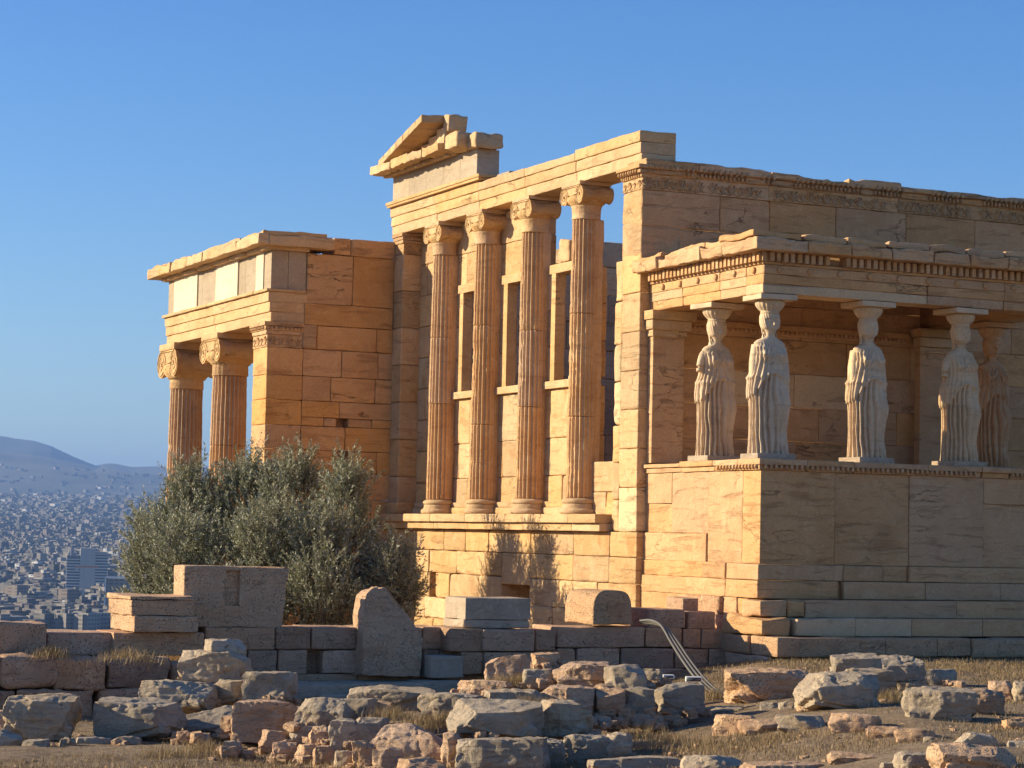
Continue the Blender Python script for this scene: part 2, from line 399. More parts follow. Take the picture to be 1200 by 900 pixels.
def far_height(az, d):
    px = np.array([az_px(a) for a in np.ravel(az)]).reshape(np.shape(az))
    base = plain_z(d)
    t = sstep(d, 9500, D_RIDGE); rz = ridge_z(px)
    P = np.stack([np.ravel(np.sin(az)*d), np.ravel(np.cos(az)*d), np.zeros(np.size(d))], 1)
    n = fbm(P, 1/1500.0, 5, 21).reshape(np.shape(d)); n2 = 1-np.abs(fbm(P, 1/2600.0, 4, 33).reshape(np.shape(d)))*2
    bumpy = 4*t*(1-t)
    z = base*(1-t)+rz*t+bumpy*(n*90+n2*50)*np.clip(rz/300, 0, 1.2)+t*n*12
    back = sstep(d, D_RIDGE, D_RIDGE+5000)
    return z*(1-back)+(-100)*back+12*n*(1-t)*sstep(d, 2500, 5000)
def build_far():
    az = np.linspace(math.radians(-70), math.radians(110), 500)
    near = np.linspace(math.radians(6), math.radians(22), 420)
    az = np.unique(np.concatenate([az, near]))
    d = np.concatenate([[60, 200, 600], np.arange(1000, 9000, 250), np.arange(9000, 17000, 130), np.arange(17000, 22500, 500)])
    A, D = np.meshgrid(az, d, indexing='ij'); Z = far_height(A, D)
    V = np.stack([CAM[0]+np.sin(A).ravel()*D.ravel(), CAM[1]+np.cos(A).ravel()*D.ravel(), Z.ravel()], 1); nd = len(d)
    Zs = Z
    i = np.arange(len(az)-1)[:, None]*nd; j = np.arange(nd-1)[None]
    f = np.stack([i+j, i+j+1, i+nd+j+1, i+nd+j], 2)
    k = int(np.searchsorted(d, 9500))
    m, nt, b = mat_new('valley_floor'); N = NT(nt); tc = N.n('ShaderNodeTexCoord').outputs['Object']
    a = N.noise(tc, 0.004, 6, 0.7); c = N.noise(tc, 0.03, 5, 0.8)
    col = N.mix(N.ramp(a, 0.4, 0.6), (0.10, 0.095, 0.075), (0.17, 0.15, 0.12)); col = N.mix(N.ramp(c, 0.5, 0.6), col, (0.05, 0.055, 0.035))
    N.l(col, b.inputs['Base Color']); b.inputs['Roughness'].default_value = 1
    m2, nt, b = mat_new('mountain_scrub'); N = NT(nt); tc = N.n('ShaderNodeTexCoord').outputs['Object']
    a = N.noise(tc, 0.0011, 7, 0.65); c = N.noise(tc, 0.006, 6, 0.7)
    col = N.mix(N.ramp(a, 0.4, 0.6), (0.035, 0.038, 0.03), (0.09, 0.08, 0.06)); col = N.mix(N.ramp(c, 0.62, 0.70), col, (0.22, 0.20, 0.17))
    N.l(col, b.inputs['Base Color']); b.inputs['Roughness'].default_value = 1
    def sub(fk, V):
        fk = fk.reshape(-1, 4); u, inv = np.unique(fk, return_inverse=True); return V[u], inv.reshape(-1, 4)
    v, ff = sub(f[:, :k], V); tag(MB().add(v, [ff]).build('plain', m), kind='structure')
    v, ff = sub(f[:, k:], V); tag(MB().add(v, [ff]).build('mountain', m2), kind='structure')
build_far()

# ------------------------------------------------------------------ haze
def build_haze():
    m = bpy.data.materials.new('haze_air'); m.use_nodes = True; nt = m.node_tree; nt.nodes.clear()
    out = nt.nodes.new('ShaderNodeOutputMaterial'); v = nt.nodes.new('ShaderNodeVolumePrincipled')
    v.inputs['Color'].default_value = (0.27, 0.46, 0.88, 1); v.inputs['Density'].default_value = 0.000068
    v.inputs['Anisotropy'].default_value = 0.1
    nt.links.new(v.outputs[0], out.inputs['Volume'])
    tag(MB().box((-24000, -3000, -260), (26000, 25000, 735)).build('haze', m, smooth=False), kind='stuff')
build_haze()

# ================================================================== TEMPLE
rs = random.Random(5)
temple = empty('temple', (0, 0, 0))
tag(temple, 'ruined golden marble temple with fluted columns, statue porch and roofless walls against the blue sky', 'temple')

def masonry(mb, axis, face, thick, u0, u1, zs, L=1.3, seed=0, r=0.045, amp=0.010, joints=None, jit=0.25, res=0.14, inset=0.0, out=0.006, core=True, holes=None, cin=0.0):
    """courses of blocks; axis 'x': the wall runs along x with its face at y=face and body towards +y; 'y': runs along y, face at x=face, body towards +x"""
    R = random.Random(seed)
    for k in range(len(zs)-1):
        z0, z1 = zs[k], zs[k+1]; hole = holes.get(k) if holes else None
        if joints and k in joints: js = [u0]+[j for j in joints[k] if u0+.05 < j < u1-.05]+[u1]
        else:
            js = [u0]; u = u0+L*(0.5 if k % 2 else 1.0)*(1+R.uniform(-jit, jit))
            while u < u1-0.35*L: js.append(u); u += L*(1+R.uniform(-jit, jit))
            js.append(u1)
        if hole: js = sorted([j for j in js if abs(j-hole[0]) > .12 and abs(j-hole[1]) > .12]+list(hole))
        for i in range(len(js)-1):
            g = 0.004; o = R.uniform(-out, out)
            if hole and abs(js[i]-hole[0]) < .001: continue
            a, b = js[i]+g, js[i+1]-g
            if b-a < 0.03: continue
            if axis == 'x': mb.block((a, face+o, z0+g), (b, face+thick, z1-g), r, amp, res, R.randrange(999))
            else: mb.block((face+o, a, z0+g), (face+thick, b, z1-g), r, amp, res, R.randrange(999))
    e = max(0.025, r)+cin
    if core:
        if axis == 'x': mb.box((u0+e, face+e, zs[0]+e), (u1-e, face+thick-.01, zs[-1]-e))
        else: mb.box((face+e, u0+e, zs[0]+e), (face+thick-.01, u1-e, zs[-1]-e))
    return mb
def lin(a, b, n): return list(np.linspace(a, b, n+1))

# ---- lower west wall (below the columns)
zl = [-2.1, -1.5, -0.9, -0.35, 0.12, 0.52, 0.98, 1.40, 1.80]
mb = MB()
masonry(mb, 'y', 0.0, 0.9, 5.0, 10.5, zl[:-3], 1.15, 3, r=.07, amp=.03, out=.02)
masonry(mb, 'y', 0.0, 0.9, 5.0, 10.5, zl[-4:], 1.15, 4, joints={1: [5.7, 7.0, 8.3, 9.4], 2: [5.6, 6.6, 7.6, 8.6, 9.6], 0: [6.0, 7.3, 8.6]}, core=True, r=.06, amp=.015, out=.012, holes={0: (7.95, 8.25)}, cin=.10)
masonry(mb, 'y', 0.0, 0.9, -2.2, 3.85, zl[:-3], 1.25, 5, r=.07, amp=.03, out=.02)
masonry(mb, 'y', 0.0, 0.9, -0.02, 3.85, [0.52, 0.98, 1.40, 1.80], 1.3, 6, joints={0: [1.3, 2.7], 1: [0.9, 2.2], 2: [0.9, 2.2, 3.1]})
masonry(mb, 'y', 0.0, 0.9, 3.85, 5.0, zl[:5], 1.2, 8)
masonry(mb, 'y', 0.0, 0.9, 3.85, 5.0, [0.85, 1.40, 1.80], 1.2, 9)
mb.build('wall', M['gold'], temple)
# ledge the columns stand on
mb = MB(); y = 0.95
for i, L_ in enumerate([1.0, 1.5, 1.4, 1.3, 1.6, 1.4, 1.6]):
    y2 = min(y+L_, 10.4)
    mb.block((-0.24, y+.003, 1.93), (0.6, y2-.003, 2.075), 0.025, 0.006, 0.25, i); mb.block((-0.16, y+.003, 1.80), (0.6, y2-.003, 1.93), 0.03, 0.004, 0.3, i+40)
    y = y2
mb.build('ledge', M['goldplain'], temple)

# ---- upper west wall behind the columns
XW = 0.38; TH = 0.24
colY = [2.35+1.99*k for k in range(4)]
winb = [(colY[0]+0.36, colY[1]-0.44), (colY[1]+0.36, colY[2]-0.44), (colY[2]+0.36, colY[3]-0.44)]
zb = [2.08, 2.75, 3.4, 4.25]; zw1 = 6.25
mb = MB()
def zr(a, b, n): return lin(a, b, n)
# north bay, full height
masonry(mb, 'y', XW, TH, colY[3], 10.0, zr(2.08, 7.6, 9), 0.8, 11)
for k, (a, b) in enumerate(winb):
    L0, L1 = colY[k], colY[k+1]
    masonry(mb, 'y', XW, TH, L0, L1, zb, 0.9, 20+k)
    masonry(mb, 'y', XW, TH, L0, a, zr(4.38, zw1, 3), 0.9, 30+k); masonry(mb, 'y', XW, TH, b, L1, zr(4.38, zw1, 3), 0.9, 40+k)
    if k > 0: masonry(mb, 'y', XW, TH, L0, L1, zr(zw1+0.16, 7.6, 2), 1.1, 50+k, r=0.03)
# top of the broken wall in the south window bay, low wall in the south bay
mb.block((XW, colY[0]+1.0, zw1+.18), (XW+TH, colY[0]+1.45, zw1+0.62), 0.08, 0.03, 0.1, 7, warp=lambda P: P+np.stack([0*P[:, 0], 0*P[:, 0], -0.5*np.clip(P[:, 2]-6.5, 0, 1)*np.clip(colY[0]+1.45-P[:, 1], 0, 1)], 1))
masonry(mb, 'y', XW-0.1, TH+.1, 0.7, colY[0], [2.08, 2.45, 2.95], 0.9, 61)
for i_ in range(5): mb.block((XW-.10, .75+i_*1.84, 2.08), (XW, .75+(i_+1)*1.84-.005, 2.2), .02, .006, .15, i_+300); mb.block((XW-.06, .75+i_*1.84, 2.203), (XW, .75+(i_+1)*1.84-.005, 2.30), .03, .006, .15, i_+310)
mb.build('wall', M['gold'], temple)
for k, (a, b) in enumerate(winb):
    fr = MB()
    fr.block((XW-0.05, a-0.005, 4.38), (XW+TH-.1, a+0.13, zw1), 0.015, 0.003, .3, k)
    fr.block((XW-0.05, b-0.16, 4.38), (XW+TH-.1, b+0.005, zw1), 0.015, 0.003, .3, k+5)
    fr.block((XW-0.05, a-0.1, zw1), (XW+TH, b+0.1, zw1+0.16), 0.015, 0.004, .2, k+9)
    wf = fr.build('window_frame', M['goldplain'], temple)
    MB().block((XW-0.09, colY[k]+0.2, 4.25), (XW+TH, colY[k+1]-0.2, 4.38), 0.015, 0.003, .3, k+3).build('sill', M['goldplain'], wf)

# ---- columns
def flute_fn(n, depth, seed, damage):
    def fn(R, T, Z):
        t = (T*n/(2*math.pi)) % 1.0
        c = np.sin(np.pi*np.clip((t-.11)/.78, 0, 1))**.55                       # 0 at the arris, 1 in the channel
        P = np.stack([(np.cos(T)*R).ravel(), (np.sin(T)*R).ravel(), Z.ravel()], 1)
        nz = fbm(P, 3.2, 4, seed).reshape(R.shape); n2 = fbm(P, 14, 2, seed+3).reshape(R.shape)
        wear = np.clip((nz+damage)*3.0, 0, 1)
        out = R-depth*c*(1-0.30*wear)-wear*depth*0.55*(0.6+0.8*n2)
        return out-0.005*n2
    return fn
def drum_shaft(mb, c, z0, z1, r0, r1, n, seed, damage=0.0, drums=3, plain_top=0.0, seg=9):
    R = random.Random(seed); zs = [z0]
    for k in range(1, drums): zs.append(z0+(z1-z0)*(k/drums+R.uniform(-0.06, 0.06)))
    zs.append(z1)
    def rad(z): t = (z-z0)/(z1-z0); return r0+(r1-r0)*(t**1.25)
    for k in range(drums):
        a, b = zs[k]+.003, zs[k+1]-.003
        zz = np.concatenate([[a, a+0.008], np.linspace(a+.03, b-.03, max(6, int((b-a)/0.045))), [b-.008, b]])
        prof = [(rad(z)-(0.010 if i in (0, len(zz)-1) else 0), z) for i, z in enumerate(zz)]
        off = (R.uniform(-.008, .008), R.uniform(-.008, .008))
        fl = flute_fn(n, 0.036*r0/0.26, seed+k*31, damage-.12+R.uniform(-.1, .1))
        mb.lathe(prof, (c[0]+off[0], c[1]+off[1], 0), n*seg, True, fl)
    if plain_top > 0:
        mb.lathe([(r1*1.02, z1), (r1*1.03, z1+.01), (r1*1.03, z1+plain_top-.02), (r1*1.1, z1+plain_top), (r1*1.0, z1+plain_top+.02)], (c[0], c[1], 0), 48)
def attic_base(mb, c, z0, r, h):
    p = []
    def torus(za, zb_, rr):
        for t in np.linspace(-90, 90, 9): p.append((rr-(zb_-za)/2+(zb_-za)/2*math.cos(math.radians(t)), (za+zb_)/2+(zb_-za)/2*math.sin(math.radians(t))))
    torus(z0, z0+h*.36, r*1.42); p.append((r*1.25, z0+h*.40)); p.append((r*1.17, z0+h*.52)); p.append((r*1.22, z0+h*.64))
    torus(z0+h*.66, z0+h*.95, r*1.27); p.append((r*1.05, z0+h))
    def fn(R, T, Z):
        P = np.stack([(np.cos(T)*R).ravel(), (np.sin(T)*R).ravel(), Z.ravel()], 1); return R+fbm(P+c[0]*3+c[1]*5, 5, 3, 4).reshape(R.shape)*0.02
    mb.lathe(p, (c[0], c[1], 0), 48, True, fn)
def ionic_capital(mb, c, z0, r, h, seed=0, wear=0.3):
    """volute faces look west and east (+-x), bolsters north and south"""
    cx, cy = c; a = r*1.10; rv = h*0.38; hx = r*1.08; zc = z0+h*0.48; R = random.Random(seed)
    # echinus with egg and dart
    def egg(Rr, T, Z): return Rr+0.02*r/0.25*np.abs(np.sin(T*12))*np.clip(1-np.abs(Z-(z0+h*0.2))/(h*0.2), 0, 1)
    mb.lathe([(r*.98, z0), (r*1.0, z0+h*.05), (r*1.12, z0+h*.12), (r*1.2, z0+h*.25), (r*1.2, z0+h*.36), (r*.9, z0+h*.5)], (cx, cy, 0), 72, True, egg)
    for sgn in (-1, 1):
        # bolster: a roll along x, waisted in the middle
        n = 28; xs = np.linspace(-hx, hx, 15); ring = []
        yc = cy+sgn*a
        for x in xs:
            t = abs(x)/hx; rr = rv*(0.74+0.26*t**1.6)
            rr *= 1+0.05*math.cos(x/hx*14)
            th = np.arange(n)*2*math.pi/n
            ring.append(np.stack([np.full(n, cx+x), yc+rr*np.cos(th), zc-h*0.06+rr*np.sin(th)], 1))
        v = np.concatenate(ring); v = v+(fbm(v, 9, 3, seed)*0.022*wear*3)[:, None]*np.array([.3, .6, .6])
        m_ = len(xs); i = np.arange(m_-1)[:, None]*n; j = np.arange(n)[None]; k = (j+1) % n
        f = np.stack([i+j, i+k, i+n+k, i+n+j], 2).reshape(-1, 4)
        mb.add(v, [f, np.array([list(range(n))]), np.array([[q+(m_-1)*n for q in range(n)][::-1]])])
        for fx in (-1, 1):
            # spiral fillet
            pts = []
            turns = 2.3
            for q in range(44):
                u = q/43; ang = math.pi/2+sgn*(-1)*u*turns*2*math.pi; rr = rv*(0.93*(1-u)**1.0+0.10)
                pts.append((cx+fx*(hx+0.004), yc+rr*math.cos(ang)*1, zc-h*0.06+rr*math.sin(ang)))
            mb.tube(pts, (0.045*rv+0.004)*(1-.45*wear), 5)
            mb.tube([(cx+fx*hx, yc, zc-h*.06), (cx+fx*(hx+.02), yc, zc-h*.06)], rv*0.14, 8)
    # canalis between the volutes, abacus
    mb.block((cx-hx*.97, cy-a, zc-h*.02), (cx+hx*.97, cy+a, zc+h*.33), 0.02, 0.01, 0.15, seed)
    for fx in (-1, 1):
        mb.tube([(cx+fx*hx, cy-a, zc+h*.30), (cx+fx*hx, cy+a, zc+h*.30)], 0.05*rv+.006, 5)
        mb.tube([(cx+fx*hx, cy-a*.75, zc+h*.02), (cx+fx*hx, cy, zc-h*.05), (cx+fx*hx, cy+a*.75, zc+h*.02)], 0.05*rv+.005, 5)
    mb.block((cx-hx*1.06, cy-a-rv*.35, zc+h*.33), (cx+hx*1.06, cy+a+rv*.35, z0+h), 0.025, 0.012, 0.12, seed+3)

for k in range(4):
    c = (0.2, colY[k]); col = empty('column', (0, 0, 0), 0, temple)
    b_ = MB(); attic_base(b_, c, 2.075, 0.25, 0.27); b_.build('base', M['goldplain'], col)
    s_ = MB(); drum_shaft(s_, c, 2.345, 7.0, 0.262, 0.228, 20, 100+k, (0.12, 0.02, 0.0, -0.25)[k], 3)
    # engaged strip that ties the shaft to the wall behind
    s_.block((0.22, c[1]-0.19, 2.3), (XW+(.06 if k == 0 else .05), c[1]+0.20, 7.0), 0.03, 0.03, 0.1, k)
    # carved necking
    s_.lathe([(0.235, 7.0), (0.245, 7.01), (0.237, 7.03), (0.240, 7.20), (0.262, 7.225), (0.25, 7.24)], (c[0], c[1], 0), 60, True,
             lambda R_, T, Z: R_+0.010*np.sin(T*18)*np.sin(Z*60))
    s_.build('shaft', M['column'], col)
    c_ = MB(); ionic_capital(c_, c, 7.23, 0.265, 0.39, 9+k, (1.3, 0.9, 1.1, 1.0)[k]); c_.build('capital', M['goldplain'], col)
col_tops = 7.62

# ---- west architrave (three fascias)
def fascia(mb, axis, face, depth, u0, u1, z0, z1, joints, seed, nf=3, step=0.022, crown=0.0, top_fn=None):
    js = [u0]+joints+[u1]; R = random.Random(seed); h = (z1-z0-crown)/nf
    for i in range(len(js)-1):
        a, b = js[i]+.004, js[i+1]-.004; zt = 0 if top_fn is None else top_fn(i)
        for k in range(nf):
            f0 = face+step*(nf-1-k); zz1 = z0+h*(k+1)+(zt if k == nf-1 else 0)
            p0 = (a, f0, z0+h*k); p1 = (b, face+depth, zz1)
            if axis == 'y': p0 = (f0, a, z0+h*k); p1 = (face+depth, b, zz1)
            mb.block(p0, p1, 0.032, 0.010, 0.10, R.randrange(999))
mb = MB()
fascia(mb, 'y', -0.04, 0.66, 0.04, 10.62, 7.62, 8.17, [2.35, 4.34, 6.33, 8.32], 2, top_fn=lambda i: (0, -0.045, -0.03, 0, 0)[i])
mb.build('architrave', M['goldplain'], temple)
mb = MB()
mb.block((-0.11, 6.15, 8.17), (0.5, 8.9, 8.215), .012, .004, .2, 1); mb.block((-0.13, 6.1, 8.215), (0.5, 10.66, 8.275), .02, .006, .2, 2); mb.block((-0.11, 8.9, 8.17), (0.5, 10.64, 8.215), .012, .004, .2, 3)
mb.build('moulding', M['goldplain'], temple)
# ---- frieze backing of dark limestone with pieces of cornice and gable above
mb = MB()
for i, (a, b) in enumerate([(6.48, 7.25), (7.255, 8.05), (8.055, 8.85), (8.855, 9.75), (9.755, 10.6)]): mb.block((0.0, a, 8.275), (0.45, b, 8.80), 0.012, 0.003, 0.2, i)
mb.build('frieze', M['grey'], temple)
mb = MB()
def rag(amp, seed, sc_=2.0): return lambda P: P+(fbm(P, sc_, 3, seed)*amp)[:, None]*np.array([0.5, 0.5, 1.0])
for i, (a, b) in enumerate([(7.36, 8.15), (8.155, 8.9), (8.905, 9.75), (9.755, 10.84)]):
    mb.block((-0.42, a, 8.83), (0.5, b, 9.0), 0.035, 0.02, 0.07, i+3, warp=rag(.05, i, 5))
    mb.block((-0.12, a, 8.80), (0.5, min(b, 10.7), 8.835), 0.015, 0.004, 0.2, i+8)
for i in range(24): mb.box((-0.20, 7.45+i*.135, 8.77), (-0.10, 7.45+i*.135+.075, 8.829))
mb.block((-0.34, 6.62, 8.84), (0.5, 7.30, 9.10), 0.045, 0.05, 0.06, 31, warp=rag(.05, 9)); mb.block((-0.12, 6.28, 8.80), (0.42, 6.66, 9.06), 0.06, 0.05, 0.06, 32, warp=rag(.08, 19, 5))
mb.build('cornice', M['goldplain'], temple)
mb = MB()      # the slanting corner of the gable
rk = [(10.98, 9.06), (10.98, 9.12), (8.28, 9.80), (7.98, 9.78), (8.02, 9.60), (10.6, 9.06)]
def plate(poly, x0, x1, seed, amp=0.03):
    """thick slab with the outline (y,z) in the facade plane"""
    from mathutils.geometry import tessellate_polygon
    b = MB(); n = 26; A = poly[:]; return None
# raking slab built from short pieces
N_ = 7
for i in range(N_):
    t0, t1 = i/N_, (i+1)/N_; ya, yb = 10.45-(10.45-8.23)*t0, 10.45-(10.45-8.23)*t1; za, zb_ = 8.93+0.60*t0, 8.93+0.60*t1
    def wp(P, ya=ya, yb=yb, za=za, zb_=zb_, i=i):
        t = (ya-P[:, 1])/(ya-yb); Q = P.copy(); Q[:, 2] = P[:, 2]+za+(zb_-za)*t; return Q+(fbm(Q, 3, 3, i)*0.035)[:, None]
    mb.block((-0.40, yb+.004, 0.0), (0.48, ya-.004, 0.15), 0.03, 0.015, 0.12, i, warp=wp)
mb.block((0.05, 7.95, 9.35), (0.46, 8.3, 9.66), 0.05, 0.05, 0.05, 77, warp=rag(.08, 5, 5))
mb.build('gable_slab', M['goldplain'], temple)
mb = MB()
for i in range(5):
    ya = 10.0-i*0.38; zt = 8.93+0.60*(10.45-ya)/2.22-0.02
    mb.block((0.02, ya-0.38, 9.0), (0.4, ya, max(9.12, zt)), 0.02, 0.01, 0.15, i+60)
mb.build('gable_wall', M['goldplain'], temple)
MB().block((0.2, 5.5, 8.17), (0.5, 6.05, 8.27), 0.04, 0.02, 0.1, 5).build('loose_slab', M['grey'], temple)

# ---- corner pillars of the west front
mb = MB()
zc_ = lin(2.5, 6.2, 6)
masonry(mb, 'y', 0.0, 0.7, 0.0, 0.62, [1.80, 2.5]+zc_[1:], 1.2, 71, core=True); masonry(mb, 'y', 0.02, 0.7, 0.645, 0.90, [1.80, 2.3, 2.9, 3.5, 4.2, 4.8, 5.5, 6.15], 1.2, 75, r=.07, amp=.02)
masonry(mb, 'y', 0.0, 0.7, 0.0, 0.66, [6.2, 6.72, 7.22], 1.2, 72)
mb.build('pillar', M['gold'], temple)
mb = MB()
masonry(mb, 'y', 0.0, XW+TH, 9.95, 10.46, lin(2.08, 7.2, 7), 1.0, 73)
mb.block((-.06, 9.86, 2.08), (0.5, 10.42, 2.30), .04, .01, .2, 1)
mb.build('pillar', M['gold'], temple)
def anta_cap(mb, x0, y0, x1, y1, z0, z1, g=0.10, seed=0):
    n = 5; h = (z1-z0)
    mb.block((x0-.005, y0-.005, z0), (x1, y1, z0+h*.5), .012, .006, .12, seed)
    mb.block((x0-.035, y0-.035, z0+h*.5), (x1, y1, z0+h*.66), .03, .005, .12, seed+1)
    mb.block((x0-g*.65, y0-g*.65, z0+h*.66), (x1, y1, z0+h*.84), .04, .005, .12, seed+2)
    mb.block((x0-g, y0-g, z0+h*.84), (x1, y1, z1), .015, .006, .12, seed+3)
def egg_row(mb, axis, face, u0, u1, z, s=0.10, rr=0.03, out=1):
    """row of carved eggs standing proud of a moulding"""
    n = int((u1-u0)/s)
    for i in range(n):
        u = u0+(i+.5)*(u1-u0)/n
        th = np.arange(6)*math.pi/3
        prof = [(0.2, -1), (0.8, -0.6), (1, 0), (0.75, 0.7), (0.2, 1)]
        v = []
        for q, (a, b) in enumerate(prof):
            for t in th:
                p = [rr*a*math.cos(t)*0.8, rr*a*math.sin(t), rr*1.25*b]
                if axis == 'x': v.append((u+p[0], face-0.3*rr+p[1], z+p[2]))
                else: v.append((face-0.3*rr+p[1], u+p[0], z+p[2]))
        f = [(q*6+t, q*6+(t+1) % 6, q*6+6+(t+1) % 6, q*6+6+t) for q in range(4) for t in range(6)]
        mb.add(v, [f, [(5, 4, 3, 2, 1, 0)], [(24, 25, 26, 27, 28, 29)]])
def palmettes(mb, axis, face, u0, u1, z0, z1, s=0.22):
    """low relief anthemion band: stems, fans and buds"""
    n = max(1, int((u1-u0)/s)); h = z1-z0
    for i in range(n):
        u = u0+(i+.5)*(u1-u0)/n
        def P(du, z): return (u+du, face, z) if axis == 'x' else (face, u+du, z)
        for a in (-50, -25, 0, 25, 50) if i % 2 == 0 else (-32, 0, 32):
            t = math.radians(a); L = h*(0.72 if i % 2 == 0 else 0.6)
            mb.tube([P(0, z0+h*.12), P(math.sin(t)*L*.5, z0+h*.12+math.cos(t)*L*.55), P(math.sin(t)*L*.78, z0+h*.12+math.cos(t)*L)], [0.011, 0.019, 0.011], 4)
        mb.tube([P(-s*.5, z0+h*.1), P(-s*.25, z0+h*.02), P(0, z0+h*.1), P(s*.25, z0+h*.18), P(s*.5, z0+h*.1)], 0.008, 4)
mb = MB(); anta_cap(mb, 0.0, 0.0, 0.7, 0.66, 7.22, 7.60, 0.13, 1); egg_row(mb, 'y', -0.085, 0.0, 0.66, 7.50, .08, .028); egg_row(mb, 'y', -0.035, 0.0, 0.66, 7.44, .07, .02); palmettes(mb, 'y', -0.006, 0, .66, 7.23, 7.40, .16)
mb.build('capital', M['crown'], temple)
mb = MB(); anta_cap(mb, 0.0, 9.95, 0.7, 10.42, 7.2, 7.61, 0.07, 5); egg_row(mb, 'x', 9.91, 0.02, 0.6, 7.5, .08, .025); palmettes(mb, 'x', 9.944, 0.0, .6, 7.22, 7.4, .16); mb.build('capital', M['crown'], temple)

# ---- south wall
mb = MB()
masonry(mb, 'x', 0.0, 0.65, 0.0, 20.5, [6.06, 6.64, 7.22], 1.28, 81, joints={1: [1.42, 2.35, 3.62, 5.0, 6.4, 7.8, 9.2, 10.6, 12, 13.4, 14.8, 16.2, 17.6, 19], 0: [1.9, 3.2, 4.6, 6.0, 7.4, 8.8, 10.2, 11.6, 13, 14.4, 15.8, 17.2, 18.6]}, r=.035, amp=.004)
masonry(mb, 'x', 0.0, 0.65, 0.72, 20.5, lin(1.14, 6.06, 9), 1.28, 82, r=0.018)
mb.box((0.02, 0.02, -2), (20.5, 0.6, 1.14))
mb.build('wall', M['warm'], temple)
mb = MB(); R = random.Random(14)
x = -0.0
while x < 20.4:      # crowning course, broken along its top
    L_ = R.uniform(0.9, 1.5); x2 = min(x+L_, 20.5); dz = R.choice([0, 0, -0.03, -0.06, -0.02]) if x > 1 else 0
    sd = R.randrange(999)
    mb.block((x+.004, -0.012, 7.22), (x2-.004, 0.65, 7.46), .015, .01, .12, sd)
    jag = lambda P, sd=sd: P+np.stack([0*P[:, 0], np.where(P[:, 1] < 0.1, np.abs(fbm(P, 4, 3, sd))*0.05, 0), np.where(P[:, 2] > 7.62, -np.clip(fbm(P, 2.6, 4, sd), -.05, 1)*0.12*(P[:, 0] > 1.2), 0)], 1)
    mb.block((x+.004, -0.06, 7.46), (x2-.004, 0.65, 7.56), .035, .01, .1, sd+1, warp=jag)
    mb.block((x+.004, -0.13, 7.56), (x2-.004, 0.66, 7.70+dz), .04, .012, .09, sd+2, warp=jag)
    x = x2
for (a, b) in [(0.02, 0.9), (1.0, 1.9), (2.1, 2.4), (2.75, 4.1), (4.3, 4.9), (5.4, 6.1), (6.5, 8.2), (9, 12)]:
    egg_row(mb, 'x', -0.115, a, b, 7.575, .095, .034); egg_row(mb, 'x', -0.06, a, b, 7.505, .075, .032)
for (a, b) in [(0.0, 1.1), (1.2, 2.2), (2.4, 4.6), (4.8, 6.3), (6.5, 9.4)]: palmettes(mb, 'x', -0.020, a, b, 7.23, 7.45, .15)
mb.build('wall_crown', M['crown'], temple)

# ---- inner side: north wall, east wall and cross walls seen through the openings
mb = MB(); masonry(mb, 'x', 10.42, 0.65, 0.72, 20.5, lin(-2, 7.3, 16), 1.3, 91, r=.04, amp=.02, out=.02)
R = random.Random(4); x = 1.0
while x < 20:
    L_ = R.uniform(.6, 1.4)
    if R.random() < .72: mb.block((x, 10.44, 7.3), (x+L_, 11.0, 7.3+R.uniform(.25, .55)), .08, .04, .15, R.randrange(99))
    x += L_
masonry(mb, 'y', 20.5, 0.7, 0.0, 11.0, lin(-2, 6.6, 14), 1.3, 92, r=.03)
masonry(mb, 'y', 7.3, 0.6, 6.9, 10.42, lin(-2, 5.9, 12), 1.1, 93, r=.05, amp=.03, out=.03)
mb.build('wall', M['inner'], temple)
MB().box((0.7, 0.6, -2.2), (20.5, 10.5, -1.2)).build('floor', M['inner'], temple)

# ---- statue porch: podium
PX0, PX1, PY = 0.16, 5.80, -3.48
mb = MB()
# south side orthostates
ortX = [PX0+.30, 1.42, 2.72, 4.06, PX1]
mb.block((PX0, PY, 1.375), (1.417, PY+.5, 2.72), .014, .006, .2, 1)
mb.block((1.424, PY+.012, 1.375), (2.716, PY+.5, 2.72), .022, .006, .2, 2)
mb.block((2.724, PY, 1.375), (4.056, PY+.5, 2.72), .02, .006, .2, 3)
mb.block((4.064, PY, 2.33), (PX1, PY+.5, 2.72), .018, .006, .2, 4); mb.block((4.064, PY+.02, 1.375), (PX1, PY+.5, 2.325), .018, .01, .2, 5)
# west side
mb.block((PX0, PY+.503, 1.375), (PX0+.5, -1.98, 2.72), .02, .012, .12, 6)
mb.block((PX0+.006, -1.975, 1.80), (PX0+.5, -0.85, 2.72), .02, .012, .12, 7); mb.block((PX0, -0.845, 2.25), (PX0+.5, 0.0, 2.72), .02, .012, .12, 8)
mb.block((PX0+.02, -0.845, 1.80), (PX0+.5, 0.0, 2.245), .02, .012, .12, 9); mb.block((PX0-.03, -1.975, 1.375), (PX0+.5, 0.0, 1.795), .02, .014, .12, 10)
